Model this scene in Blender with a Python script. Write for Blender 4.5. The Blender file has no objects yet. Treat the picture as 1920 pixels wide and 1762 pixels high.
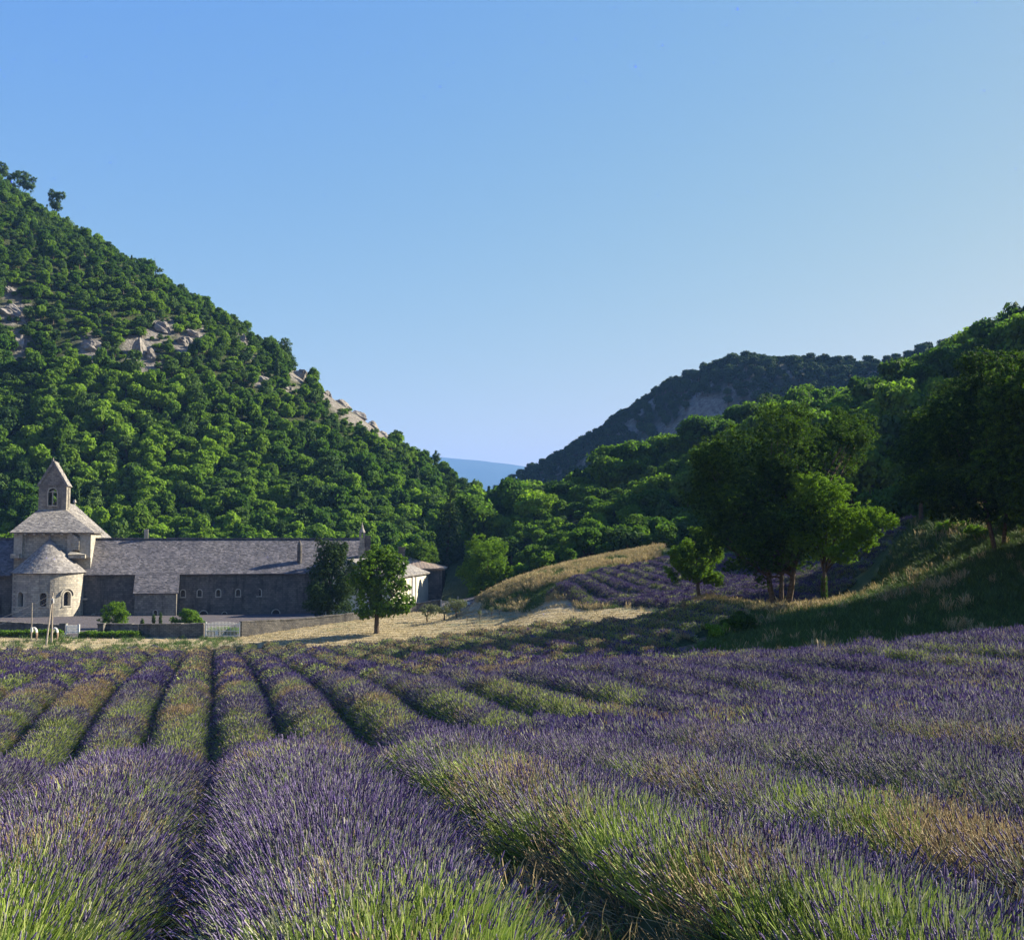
import bpy, bmesh, math, random
import numpy as np
from mathutils import Vector, Matrix, Quaternion

random.seed(7)
rng = np.random.default_rng(11)
SC = bpy.context.scene
COL = SC.collection
R = math.radians

# ------------------------------------------------------------------ camera
F, CX, CY, HY = 2058.0, 960.0, 881.0, 1010.0
PITCH = math.atan((HY - CY) / F)
cam = bpy.data.cameras.new('camera')
cam.sensor_width = 36.0
cam.lens = F / 1920.0 * 36.0
cam.clip_start = 0.1
cam.clip_end = 20000.0
cam_o = bpy.data.objects.new('camera', cam)
COL.objects.link(cam_o)
cam_o.location = (0, 0, 0)
cam_o.rotation_euler = (math.pi / 2 + PITCH, 0, 0)
SC.camera = cam_o

# ------------------------------------------------------------------ light
SUN_AZ, SUN_EL = R(67), R(29.5)          # azimuth from +Y towards +X
world = bpy.data.worlds.new('World')
SC.world = world
world.use_nodes = True
wn = world.node_tree
wn.nodes.clear()
wo = wn.nodes.new('ShaderNodeOutputWorld')
wb = wn.nodes.new('ShaderNodeBackground')
ws = wn.nodes.new('ShaderNodeTexSky')
ws.sky_type = 'NISHITA'
ws.sun_disc = False
ws.sun_elevation = SUN_EL
ws.sun_rotation = SUN_AZ
ws.altitude = 400
ws.air_density = 1.0
ws.dust_density = 0.35
ws.ozone_density = 4.0
wb.inputs['Strength'].default_value = 0.05
# the camera's response flattens the sky: one power curve per colour channel, the same over the whole dome
sp_ = wn.nodes.new('ShaderNodeSeparateColor'); cb_ = wn.nodes.new('ShaderNodeCombineColor')
wn.links.new(ws.outputs[0], sp_.inputs[0])
for i_, (k_, r_, g_) in enumerate(((0.83, 0.931, 1.28), (1.9, 1.728, 0.70), (3.7, 4.09, -0.26))):
    a_ = wn.nodes.new('ShaderNodeMath'); a_.operation = 'DIVIDE'; a_.inputs[1].default_value = r_
    b_ = wn.nodes.new('ShaderNodeMath'); b_.operation = 'POWER'; b_.inputs[1].default_value = g_
    c_ = wn.nodes.new('ShaderNodeMath'); c_.operation = 'MULTIPLY'; c_.inputs[1].default_value = k_
    wn.links.new(sp_.outputs[i_], a_.inputs[0]); wn.links.new(a_.outputs[0], b_.inputs[0]); wn.links.new(b_.outputs[0], c_.inputs[0])
    wn.links.new(c_.outputs[0], cb_.inputs[i_])
wn.links.new(cb_.outputs[0], wb.inputs[0])
wn.links.new(wb.outputs[0], wo.inputs[0])
sun = bpy.data.lights.new('sun', 'SUN')
sun.energy = 5.0
sun.angle = R(0.5)
sun.color = (1.0, 0.90, 0.72)
sun_o = bpy.data.objects.new('sun', sun)
COL.objects.link(sun_o)
SUN_DIR = Vector((math.sin(SUN_AZ) * math.cos(SUN_EL), math.cos(SUN_AZ) * math.cos(SUN_EL), math.sin(SUN_EL)))
sun_o.rotation_euler = SUN_DIR.to_track_quat('Z', 'Y').to_euler()
sun_o.location = SUN_DIR * 50

SC.view_settings.view_transform = 'Standard'
SC.view_settings.look = 'None'
SC.view_settings.gamma = 1.0
SC.view_settings.use_curve_mapping = False
SC.view_settings.exposure = 1.9
SC.cycles.max_bounces = 6
SC.cycles.diffuse_bounces = 3
SC.cycles.transmission_bounces = 4
SC.cycles.transparent_max_bounces = 6
SC.cycles.volume_bounces = 0


# ------------------------------------------------------------------ helpers
def zray(px, py):
    """slope dz/dy of the ray through a point of the photograph"""
    u = (CY - py) / F
    c, s = math.cos(PITCH), math.sin(PITCH)
    return (s + u * c) / (c - u * s)


def tray(px, py=HY):
    u = (CY - py) / F
    return ((px - CX) / F) / (math.cos(PITCH) - u * math.sin(PITCH))


def at(px, py, d):
    return Vector((tray(px, py) * d, d, zray(px, py) * d))


def proj(p):
    """world (N,3) -> photograph px, py"""
    p = np.asarray(p, float).reshape(-1, 3)
    c, s = math.cos(PITCH), math.sin(PITCH)
    zf = p[:, 1] * c + p[:, 2] * s
    zu = -p[:, 1] * s + p[:, 2] * c
    zf = np.where(zf > 0.05, zf, 0.05)
    return CX + F * p[:, 0] / zf, CY - F * zu / zf


def hash2(ix, iy, seed):
    h = (ix.astype(np.int64) * 374761393 + iy.astype(np.int64) * 668265263 + seed * 974711) & 0x7fffffff
    h = ((h ^ (h >> 13)) * 1274126177) & 0x7fffffff
    return ((h ^ (h >> 16)) & 0xffff) / 65535.0


def vnoise(x, y, seed=0):
    x = np.asarray(x, float); y = np.asarray(y, float)
    ix, iy = np.floor(x), np.floor(y)
    fx, fy = x - ix, y - iy
    fx = fx * fx * (3 - 2 * fx); fy = fy * fy * (3 - 2 * fy)
    a, b = hash2(ix, iy, seed), hash2(ix + 1, iy, seed)
    c, d = hash2(ix, iy + 1, seed), hash2(ix + 1, iy + 1, seed)
    return (a * (1 - fx) + b * fx) * (1 - fy) + (c * (1 - fx) + d * fx) * fy


def fbm(x, y, seed=0, oct=4):
    v, a, t = 0.0, 0.5, 0.0
    for i in range(oct):
        v = v + a * vnoise(x, y, seed + i * 17)
        t += a; a *= 0.5
        x = np.asarray(x) * 2.03; y = np.asarray(y) * 2.03
    return v / t


class TPS:
    def __init__(self, xy, z, lam=1e-3):
        xy = np.asarray(xy, float); z = np.asarray(z, float)
        self.m = xy.mean(0); self.s = xy.std(0).mean()
        self.p = (xy - self.m) / self.s
        n = len(z)
        K = self.k(self.p, self.p) + lam * np.eye(n)
        P = np.c_[np.ones(n), self.p]
        A = np.zeros((n + 3, n + 3)); A[:n, :n] = K; A[:n, n:] = P; A[n:, :n] = P.T
        self.w = np.linalg.solve(A, np.r_[z, np.zeros(3)])

    @staticmethod
    def k(a, b):
        d2 = ((a[:, None, :] - b[None, :, :]) ** 2).sum(2)
        return 0.5 * d2 * np.log(d2 + 1e-12)

    def __call__(self, xy):
        q = (np.asarray(xy, float).reshape(-1, 2) - self.m) / self.s
        out = np.empty(len(q))
        for i in range(0, len(q), 20000):
            c = q[i:i + 20000]
            out[i:i + 20000] = self.k(c, self.p) @ self.w[:-3] + self.w[-3] + c @ self.w[-2:]
        return out


def inside(poly, x, y):
    """vectorised point-in-polygon"""
    poly = np.asarray(poly, float)
    r = np.zeros(np.shape(x), bool)
    j = len(poly) - 1
    for i in range(len(poly)):
        xi, yi = poly[i]; xj, yj = poly[j]
        c = ((yi > y) != (yj > y)) & (x < (xj - xi) * (y - yi) / (yj - yi + 1e-12) + xi)
        r ^= c
        j = i
    return r


def np_mesh(name, verts, quads=None, tris=None, smooth=False):
    me = bpy.data.meshes.new(name)
    verts = np.asarray(verts, np.float32).reshape(-1, 3)
    me.vertices.add(len(verts))
    me.vertices.foreach_set('co', verts.ravel())
    loops, starts, tot = [], [], 0
    if quads is not None and len(quads):
        q = np.asarray(quads, np.int32).reshape(-1, 4)
        loops.append(q.ravel()); starts.append(np.arange(len(q)) * 4 + tot); tot += q.size
    if tris is not None and len(tris):
        t = np.asarray(tris, np.int32).reshape(-1, 3)
        loops.append(t.ravel()); starts.append(np.arange(len(t)) * 3 + tot); tot += t.size
    if tot:
        l = np.concatenate(loops); s = np.concatenate(starts).astype(np.int32)
        me.loops.add(len(l)); me.loops.foreach_set('vertex_index', l)
        me.polygons.add(len(s)); me.polygons.foreach_set('loop_start', s)
        if smooth:
            me.polygons.foreach_set('use_smooth', np.ones(len(s), bool))
    me.update(calc_edges=True)
    me.validate()
    return me


def set_col(me, name, rgb):
    a = me.attributes.new(name, 'FLOAT_COLOR', 'POINT')
    rgb = np.asarray(rgb, np.float32)
    a.data.foreach_set('color', np.c_[rgb, np.ones(len(rgb))].astype(np.float32).ravel())


def set_float(me, name, v):
    a = me.attributes.new(name, 'FLOAT', 'POINT')
    a.data.foreach_set('value', np.asarray(v, np.float32))


def link(o, parent=None):
    COL.objects.link(o)
    if parent is not None:
        o.parent = parent
    return o


def tag(o, label=None, cat=None, group=None, kind=None):
    if label: o['label'] = label
    if cat: o['category'] = cat
    if group: o['group'] = group
    if kind: o['kind'] = kind
    return o


def empty(name, loc, label=None, cat=None, group=None, rz=0.0):
    o = bpy.data.objects.new(name, None)
    o.empty_display_size = 0.3
    o.location = loc
    o.rotation_euler = (0, 0, rz)
    link(o)
    return tag(o, label, cat, group)


class MB:
    """collects simple shapes and links them as ONE mesh object"""
    def __init__(self):
        self.v, self.f = [], []

    def add(self, vs, fs):
        b = len(self.v)
        self.v += [tuple(p) for p in vs]
        self.f += [tuple(i + b for i in f) for f in fs]

    def quad(self, a, b, c, d):
        self.add([a, b, c, d], [(0, 1, 2, 3)])

    def hexa(self, p):
        """8 points: bottom 4 counter-clockwise, top 4 above them"""
        self.add(p, [(3, 2, 1, 0), (4, 5, 6, 7), (0, 1, 5, 4), (1, 2, 6, 5), (2, 3, 7, 6), (3, 0, 4, 7)])

    def box(self, x0, x1, y0, y1, z0, z1, fr=None):
        p = [(x0, y0, z0), (x1, y0, z0), (x1, y1, z0), (x0, y1, z0), (x0, y0, z1), (x1, y0, z1), (x1, y1, z1), (x0, y1, z1)]
        if fr: p = [fr(*q) for q in p]
        self.hexa(p)

    def tube(self, pts, rad, n=6, cap=True):
        pts = [Vector(p) for p in pts]
        rings = []
        base = len(self.v)
        for i, p in enumerate(pts):
            d = (pts[min(i + 1, len(pts) - 1)] - pts[max(i - 1, 0)]).normalized()
            a = d.orthogonal().normalized() if i == 0 else (a - d * a.dot(d)).normalized()
            b = d.cross(a)
            r = rad[i] if hasattr(rad, '__len__') else rad
            for k in range(n):
                t = 2 * math.pi * k / n
                self.v.append(tuple(p + (a * math.cos(t) + b * math.sin(t)) * r))
        for i in range(len(pts) - 1):
            for k in range(n):
                k2 = (k + 1) % n
                self.f.append((base + i * n + k, base + i * n + k2, base + (i + 1) * n + k2, base + (i + 1) * n + k))
        if cap:
            self.f.append(tuple(base + k for k in reversed(range(n))))
            self.f.append(tuple(base + (len(pts) - 1) * n + k for k in range(n)))

    def build(self, name, mat, parent=None, smooth=False, loc=None):
        me = bpy.data.meshes.new(name)
        vs = self.v
        if loc is not None:
            vs = [(p[0] - loc[0], p[1] - loc[1], p[2] - loc[2]) for p in vs]
        me.from_pydata(vs, [], self.f)
        if smooth:
            me.polygons.foreach_set('use_smooth', [True] * len(me.polygons))
        me.materials.append(mat)
        me.update()
        o = bpy.data.objects.new(name, me)
        if loc is not None: o.location = loc
        return link(o, parent)


# ------------------------------------------------------------------ materials
def new_mat(name):
    m = bpy.data.materials.new(name)
    m.use_nodes = True
    nt = m.node_tree
    nt.nodes.clear()
    out = nt.nodes.new('ShaderNodeOutputMaterial')
    return m, nt, out


def N(nt, t, **kw):
    n = nt.nodes.new(t)
    for k, v in kw.items():
        if k.startswith('_'):
            setattr(n, k[1:], v)
        else:
            n.inputs[k.replace('__', ' ')].default_value = v
    return n


def rgba(c):
    return (c[0], c[1], c[2], 1.0)


def mixc(nt, fac, a, b, mode='MIX'):
    n = nt.nodes.new('ShaderNodeMix')
    n.data_type = 'RGBA'
    n.blend_type = mode
    for i, v in ((0, fac), (6, a), (7, b)):
        sock = n.inputs[i]
        if isinstance(v, bpy.types.NodeSocket): nt.links.new(v, sock)
        elif isinstance(v, (int, float)): sock.default_value = v if i == 0 else (v, v, v, 1)
        else: sock.default_value = rgba(v)
    return n.outputs[2]


def ramp(nt, fac, stops):
    n = nt.nodes.new('ShaderNodeValToRGB')
    e = n.color_ramp.elements
    e[0].position, e[0].color = stops[0][0], rgba(stops[0][1])
    e[1].position, e[1].color = stops[-1][0], rgba(stops[-1][1])
    for p, c in stops[1:-1]:
        x = e.new(p); x.color = rgba(c)
    nt.links.new(fac, n.inputs[0])
    return n.outputs[0]


def principled(nt, out, color, rough=0.85, spec=0.2, bump=None, bump_d=0.02, bump_s=0.6):
    p = nt.nodes.new('ShaderNodeBsdfPrincipled')
    p.inputs['Roughness'].default_value = rough
    p.inputs['Specular IOR Level'].default_value = spec
    if isinstance(color, bpy.types.NodeSocket): nt.links.new(color, p.inputs['Base Color'])
    else: p.inputs['Base Color'].default_value = rgba(color)
    if bump is not None:
        b = nt.nodes.new('ShaderNodeBump')
        b.inputs['Distance'].default_value = bump_d
        b.inputs['Strength'].default_value = bump_s
        nt.links.new(bump, b.inputs['Height'])
        nt.links.new(b.outputs[0], p.inputs['Normal'])
    nt.links.new(p.outputs[0], out.inputs[0])
    return p


def noise(nt, scale, detail=4, rough=0.6, coord=None):
    n = nt.nodes.new('ShaderNodeTexNoise')
    n.inputs['Scale'].default_value = scale
    n.inputs['Detail'].default_value = detail
    n.inputs['Roughness'].default_value = rough
    if coord is None:
        tc = nt.nodes.new('ShaderNodeTexCoord'); coord = tc.outputs['Object']
    nt.links.new(coord, n.inputs['Vector'])
    return n.outputs[0]


def geo_pos(nt):
    return nt.nodes.new('ShaderNodeNewGeometry').outputs['Position']


def plain(name, c, rough=0.7, spec=0.3, var=0.25, scale=3.0):
    m, nt, out = new_mat(name)
    f = noise(nt, scale, 5, 0.6, geo_pos(nt))
    d = tuple(x * (1 - var) for x in c); l = tuple(min(1, x * (1 + var)) for x in c)
    principled(nt, out, ramp(nt, f, [(0.3, d), (0.7, l)]), rough, spec, f, 0.01, 0.3)
    return m


def stone_mat(name, c, c2, block=(0.55, 0.28), stain=0.5):
    m, nt, out = new_mat(name)
    tc = nt.nodes.new('ShaderNodeTexCoord')
    pos = tc.outputs['Object']
    big = noise(nt, 0.35, 5, 0.65, pos)
    fine = noise(nt, 4.0, 4, 0.7, pos)
    # courses of squared blocks: rows along z, along-wall = x + y
    sep = nt.nodes.new('ShaderNodeSeparateXYZ'); nt.links.new(pos, sep.inputs[0])
    add = N(nt, 'ShaderNodeMath', _operation='ADD'); nt.links.new(sep.outputs[0], add.inputs[0]); nt.links.new(sep.outputs[1], add.inputs[1])
    com = nt.nodes.new('ShaderNodeCombineXYZ'); nt.links.new(add.outputs[0], com.inputs[0]); nt.links.new(sep.outputs[2], com.inputs[1])
    br = nt.nodes.new('ShaderNodeTexBrick')
    br.inputs['Scale'].default_value = 1.0
    br.inputs['Brick Width'].default_value = block[0]
    br.inputs['Row Height'].default_value = block[1]
    br.inputs['Mortar Size'].default_value = 0.02
    br.inputs['Color1'].default_value = (0.70, 0.70, 0.72, 1)
    br.inputs['Color2'].default_value = (1.22, 1.19, 1.12, 1)
    br.inputs['Mortar'].default_value = (0.55, 0.55, 0.57, 1)
    nt.links.new(com.outputs[0], br.inputs['Vector'])
    col = ramp(nt, big, [(0.30, c2), (0.62, c)])
    dark = tuple(x * (1 - stain) for x in c2)
    drip = nt.nodes.new('ShaderNodeMapping'); drip.inputs['Scale'].default_value = (1.4, 1.4, 0.22)
    nt.links.new(pos, drip.inputs[0])
    st = noise(nt, 0.9, 5, 0.7, drip.outputs[0])
    stf = ramp(nt, st, [(0.50, (0, 0, 0)), (0.72, (1, 1, 1))])
    col = mixc(nt, stf, col, dark)
    col = mixc(nt, 1.0, col, br.outputs['Color'], 'MULTIPLY')
    f2 = ramp(nt, fine, [(0.2, (0.85, 0.85, 0.85)), (0.8, (1.12, 1.12, 1.1))])
    col = mixc(nt, 1.0, col, f2, 'MULTIPLY')
    principled(nt, out, col, 0.92, 0.1, fine, 0.05, 0.7)
    return m


def slate_mat(name, c, c2):
    m, nt, out = new_mat(name)
    tc = nt.nodes.new('ShaderNodeTexCoord'); pos = tc.outputs['Object']
    v = nt.nodes.new('ShaderNodeTexVoronoi'); v.inputs['Scale'].default_value = 2.6
    mp = nt.nodes.new('ShaderNodeMapping'); mp.inputs['Scale'].default_value = (1.0, 1.0, 1.5)
    nt.links.new(pos, mp.inputs[0]); nt.links.new(mp.outputs[0], v.inputs['Vector'])
    bw = nt.nodes.new('ShaderNodeRGBToBW'); nt.links.new(v.outputs['Color'], bw.inputs[0])
    big = noise(nt, 0.25, 4, 0.6, pos)
    col = ramp(nt, bw.outputs[0], [(0.15, c2), (0.6, c), (0.9, tuple(min(1, x * 1.35) for x in c))])
    col = mixc(nt, 1.0, col, ramp(nt, big, [(0.3, (0.75, 0.76, 0.82)), (0.7, (1.15, 1.13, 1.08))]), 'MULTIPLY')
    principled(nt, out, col, 0.85, 0.25, bw.outputs[0], 0.12, 0.8)
    return m


def leaf_mat(name, dark, light, trans=0.3, rough=0.6):
    """foliage: object/instance value 'tint' picks the kind of green, face value 'leafv' varies leaf by leaf"""
    m, nt, out = new_mat(name)
    ta = nt.nodes.new('ShaderNodeAttribute'); ta.attribute_type = 'INSTANCER'; ta.attribute_name = 'tint'
    la = nt.nodes.new('ShaderNodeAttribute'); la.attribute_type = 'GEOMETRY'; la.attribute_name = 'leafv'
    col = ramp(nt, ta.outputs['Fac'], [(0.0, dark), (1.0, light)])
    lv = ramp(nt, la.outputs['Fac'], [(0.0, (0.62, 0.62, 0.55)), (1.0, (1.38, 1.32, 1.2))])
    col = mixc(nt, 1.0, col, lv, 'MULTIPLY')
    p = nt.nodes.new('ShaderNodeBsdfPrincipled')
    p.inputs['Roughness'].default_value = rough
    p.inputs['Specular IOR Level'].default_value = 0.10
    nt.links.new(col, p.inputs['Base Color'])
    t = nt.nodes.new('ShaderNodeBsdfTranslucent')
    tcol = mixc(nt, 1.0, col, (1.25, 1.35, 0.6), 'MULTIPLY')
    nt.links.new(tcol, t.inputs[0])
    mx = nt.nodes.new('ShaderNodeMixShader'); mx.inputs[0].default_value = trans
    nt.links.new(p.outputs[0], mx.inputs[1]); nt.links.new(t.outputs[0], mx.inputs[2])
    nt.links.new(mx.outputs[0], out.inputs[0])
    return m


def attr_mat(name, trans=0.2, rough=0.7, tintvar=0.35):
    """colour from the vertex colour of each plant part, plant-to-plant variation from 'tint'"""
    m, nt, out = new_mat(name)
    c = nt.nodes.new('ShaderNodeAttribute'); c.attribute_type = 'GEOMETRY'; c.attribute_name = 'Col'
    ta = nt.nodes.new('ShaderNodeAttribute'); ta.attribute_type = 'INSTANCER'; ta.attribute_name = 'tint'
    tv = ramp(nt, ta.outputs['Fac'], [(0.0, (1 - tintvar,) * 3), (1.0, (1 + tintvar,) * 3)])
    col = mixc(nt, 1.0, c.outputs['Color'], tv, 'MULTIPLY')
    p = nt.nodes.new('ShaderNodeBsdfPrincipled')
    p.inputs['Roughness'].default_value = rough
    p.inputs['Specular IOR Level'].default_value = 0.2
    nt.links.new(col, p.inputs['Base Color'])
    t = nt.nodes.new('ShaderNodeBsdfTranslucent'); nt.links.new(col, t.inputs[0])
    mx = nt.nodes.new('ShaderNodeMixShader'); mx.inputs[0].default_value = trans
    nt.links.new(p.outputs[0], mx.inputs[1]); nt.links.new(t.outputs[0], mx.inputs[2])
    nt.links.new(mx.outputs[0], out.inputs[0])
    return m


M = {}
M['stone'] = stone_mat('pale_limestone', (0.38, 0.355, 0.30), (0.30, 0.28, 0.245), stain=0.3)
M['stone_dark'] = stone_mat('dark_limestone', (0.155, 0.140, 0.125), (0.080, 0.077, 0.080), stain=0.5)  # darker, more stained limestone, mainly for the dormitory
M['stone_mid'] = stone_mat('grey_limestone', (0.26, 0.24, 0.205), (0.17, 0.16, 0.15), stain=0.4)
M['wall'] = stone_mat('rubble_wall_stone', (0.17, 0.16, 0.145), (0.10, 0.095, 0.09), block=(0.35, 0.16), stain=0.5)
M['trim'] = plain('dressed_stone', (0.34, 0.315, 0.265), 0.9, 0.1)
M['slate'] = slate_mat('stone_roof_slabs', (0.225, 0.212, 0.195), (0.14, 0.133, 0.128))
M['slate_dark'] = slate_mat('dark_roof_slabs', (0.125, 0.118, 0.125), (0.070, 0.068, 0.075))  # darker slabs for the dormitory and annex roofs
M['tile'] = plain('old_roof_tile', (0.34, 0.27, 0.21), 0.85, 0.15, 0.35, 6)
M['plaster'] = plain('limewashed_wall', (0.48, 0.45, 0.37), 0.9, 0.1, 0.12, 1.2)
M['dark'] = plain('dark_window_glass', (0.012, 0.013, 0.018), 0.25, 0.5)
M['bark'] = plain('bark', (0.085, 0.065, 0.048), 0.95, 0.1, 0.5, 9)
M['wood_pole'] = plain('grey_weathered_wood', (0.30, 0.26, 0.21), 0.9, 0.1, 0.3, 8)
M['white'] = plain('white_paint', (0.65, 0.65, 0.62), 0.5, 0.3, 0.08)
M['cable'] = plain('grey_cable', (0.35, 0.35, 0.36), 0.5, 0.3)
M['rock'] = None
M['leaf'] = leaf_mat('broad_leaves', (0.026, 0.060, 0.011), (0.125, 0.230, 0.020), trans=0.36, rough=0.8)
M['leaf_dark'] = leaf_mat('evergreen_leaves', (0.022, 0.048, 0.015), (0.062, 0.115, 0.024), trans=0.2, rough=0.8)
M['leaf_hill'] = leaf_mat('hillside_leaves', (0.046, 0.104, 0.018), (0.160, 0.270, 0.032), trans=0.45, rough=0.85)
M['leaf_holm'] = leaf_mat('hillside_evergreen_leaves', (0.036, 0.078, 0.022), (0.085, 0.150, 0.036), trans=0.35, rough=0.85)
M['leaf_olive'] = leaf_mat('olive_leaves', (0.09, 0.115, 0.065), (0.16, 0.19, 0.10), trans=0.2)
M['plant'] = attr_mat('field_plants')
M['body'] = plain('lavender_foliage', (0.040, 0.055, 0.026), 0.9, 0.1, 0.5, 7)

m, nt, out = new_mat('limestone_rock')
pos = geo_pos(nt)
a = noise(nt, 0.5, 6, 0.7, pos); b = noise(nt, 3.0, 4, 0.7, pos)
col = ramp(nt, a, [(0.3, (0.09, 0.082, 0.073)), (0.5, (0.20, 0.185, 0.165)), (0.7, (0.29, 0.268, 0.24))])
principled(nt, out, col, 0.95, 0.1, b, 0.15, 0.8)
M['rock'] = m


# ------------------------------------------------------------------ scatter (geometry nodes on a point mesh)
_groups = {}


def scatter_group(key, protos):
    if key in _groups: return _groups[key]
    g = bpy.data.node_groups.new('scatter_' + key, 'GeometryNodeTree')
    g.interface.new_socket('Geometry', in_out='INPUT', socket_type='NodeSocketGeometry')
    g.interface.new_socket('Geometry', in_out='OUTPUT', socket_type='NodeSocketGeometry')
    n, l = g.nodes, g.links
    gi, go = n.new('NodeGroupInput'), n.new('NodeGroupOutput')
    gti = n.new('GeometryNodeGeometryToInstance')
    for p in reversed(protos):
        oi = n.new('GeometryNodeObjectInfo')
        oi.inputs['Object'].default_value = p
        l.new(oi.outputs['Geometry'], gti.inputs[0])
    iop = n.new('GeometryNodeInstanceOnPoints')
    iop.inputs['Pick Instance'].default_value = True
    l.new(gi.outputs[0], iop.inputs['Points'])
    l.new(gti.outputs[0], iop.inputs['Instance'])
    for nm, ty, sock in (('idx', 'INT', 'Instance Index'), ('rot', 'QUATERNION', 'Rotation'), ('scl', 'FLOAT_VECTOR', 'Scale')):
        na = n.new('GeometryNodeInputNamedAttribute')
        na.data_type = ty
        na.inputs['Name'].default_value = nm
        l.new(na.outputs[0], iop.inputs[sock])
    l.new(iop.outputs[0], go.inputs[0])
    _groups[key] = g
    return g


def scatter(name, key, protos, pts, quat, scl, idx, tint, parent=None, origin=None):
    pts = np.asarray(pts, float).reshape(-1, 3)
    n = len(pts)
    if origin is not None: pts = pts - np.asarray(origin)
    me = bpy.data.meshes.new(name)
    me.vertices.add(n)
    me.vertices.foreach_set('co', pts.astype(np.float32).ravel())
    me.attributes.new('rot', 'QUATERNION', 'POINT').data.foreach_set('value', np.asarray(quat, np.float32).ravel())
    s = np.asarray(scl, np.float32)
    if s.ndim == 1: s = np.repeat(s[:, None], 3, 1)
    me.attributes.new('scl', 'FLOAT_VECTOR', 'POINT').data.foreach_set('vector', s.ravel())
    me.attributes.new('idx', 'INT', 'POINT').data.foreach_set('value', np.asarray(idx, np.int32))
    me.attributes.new('tint', 'FLOAT', 'POINT').data.foreach_set('value', np.asarray(tint, np.float32))
    o = bpy.data.objects.new(name, me)
    mod = o.modifiers.new('scatter', 'NODES')
    mod.node_group = scatter_group(key, protos)
    if origin is not None and parent is None: o.location = origin
    return link(o, parent)


def quat_from_normal(nrm, spin):
    """quaternions (w,x,y,z) that turn +Z to nrm after a spin about Z"""
    nrm = np.asarray(nrm, float)
    nrm = nrm / np.linalg.norm(nrm, axis=1, keepdims=True)
    w = 1 + nrm[:, 2]
    q = np.c_[w, -nrm[:, 1], nrm[:, 0], np.zeros(len(w))]
    q[w < 1e-5] = (0, 1, 0, 0)
    q /= np.linalg.norm(q, axis=1, keepdims=True)
    c, s = np.cos(spin / 2), np.sin(spin / 2)
    # q * (c,0,0,s)
    return np.c_[q[:, 0] * c - q[:, 3] * s, q[:, 1] * c + q[:, 2] * s, q[:, 2] * c - q[:, 1] * s, q[:, 3] * c + q[:, 0] * s]


def proto(name, me):
    return bpy.data.objects.new(name, me)      # never linked: only its mesh is read by the scatters


# ------------------------------------------------------------------ ground
# control points: photo x, photo y, distance, height of the crop above the soil there
G = []
LH = 0.62
for px in (-500, 100, 700, 1130, 1800, 2400):
    G.append((px, 1762, 5, LH))
for px, py in ((-500, 1520), (100, 1520), (700, 1511), (1300, 1508), (1900, 1490), (2400, 1470)):
    G.append((px, py, 9, LH))
G += [(50, 1447, 13, LH), (400, 1421, 14, LH), (720, 1400, 14, LH), (1000, 1407, 14, LH), (1400, 1399, 14, LH), (1800, 1363, 14, LH)]
G += [(50, 1460, 20, LH), (400, 1452, 20, LH), (720, 1432, 20, LH), (1000, 1380, 20, LH), (1400, 1350, 20, LH), (1800, 1310, 20, LH)]
G += [(50, 1415, 32, LH), (400, 1400, 32, LH), (720, 1388, 28.5, LH), (1000, 1341, 28, LH), (1250, 1292, 30.7, LH), (1420, 1298, 30, LH), (1800, 1262, 30, LH)]
G += [(-200, 1310, 43, LH), (50, 1306, 43, LH), (400, 1300, 43, LH), (620, 1298, 40, LH), (745, 1290, 38.2, LH), (860, 1276, 38, LH), (965, 1270, 38.6, LH), (1070, 1256, 39, LH),
      (1250, 1247, 39, LH), (1400, 1240, 39, LH), (1600, 1215, 39, LH), (1920, 1188, 39, LH), (2200, 1160, 39, LH)]
G += [(-200, 1252, 60, LH), (50, 1251, 60, LH), (400, 1250, 60, LH), (560, 1247, 58, LH), (700, 1247, 55, LH), (1000, 1234, 55, LH), (1250, 1222, 54, LH),
      (1450, 1232, 48, 0.3), (1600, 1222, 49, 0.3), (1920, 1198, 49, 0.3), (2200, 1180, 49, .3)]
G += [(-300, 1228, 80, LH), (50, 1227, 80, LH), (400, 1225, 80, LH), (700, 1222, 71, LH), (1000, 1195, 70, LH), (1250, 1167, 69, LH), (1450, 1150, 68, 0.3)]
G += [(-300, 1216, 100, LH), (50, 1214, 100, LH), (400, 1212, 100, LH), (580, 1211, 96, LH), (700, 1204, 88, LH), (900, 1180, 86, LH), (1100, 1158, 81, LH), (1250, 1145, 78, LH)]
G += [(1312, 1133, 77, 0), (1465, 1146, 74, 0), (1545, 1141, 72, 0)]
G += [(1500, 1172, 62, 0), (1700, 1184, 58, 0), (1900, 1186, 55, 0), (1700, 1122, 66, 0), (1900, 1100, 62, 0), (1700, 1075, 76, 0), (1920, 1032, 68, 0),
      (2200, 1000, 66, 0), (1720, 1000, 95, 0), (1920, 955, 90, 0), (2200, 900, 85, 0)]
G += [(1050, 1095, 104, LH), (1260, 1129, 85, LH), (1400, 1130, 81, LH), (1550, 1127, 80, LH), (1400, 1082, 104, LH), (1240, 1050, 117, LH), (1600, 1042, 117, LH), (1740, 1062, 98, LH)]
G += [(1240, 1030, 124, 0), (1130, 1048, 123, 0), (1020, 1072, 121, 0), (950, 1096, 118, 0), (905, 1118, 116, 0), (905, 1144, 112, 0), (1000, 1144, 105, 0), (1100, 1138, 99, 0),
      (1000, 1156, 98, 0), (1150, 1140, 92, 0), (950, 1103, 135, 0), (1100, 1060, 140, 0), (1240, 1040, 140, 0), (1450, 1030, 135, 0), (1650, 1010, 125, 0)]
G += [(470, 1203, 104, 0), (700, 1190, 105, 0), (700, 1166, 117, 0), (850, 1166, 110, 0), (900, 1158, 109, 0)]
G += [(385, 1197, 110, 0), (450, 1196, 110, 0), (690, 1162, 120, 0), (770, 1149, 126, 0), (825, 1146, 128, 0), (890, 1143, 124, 0)]
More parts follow.
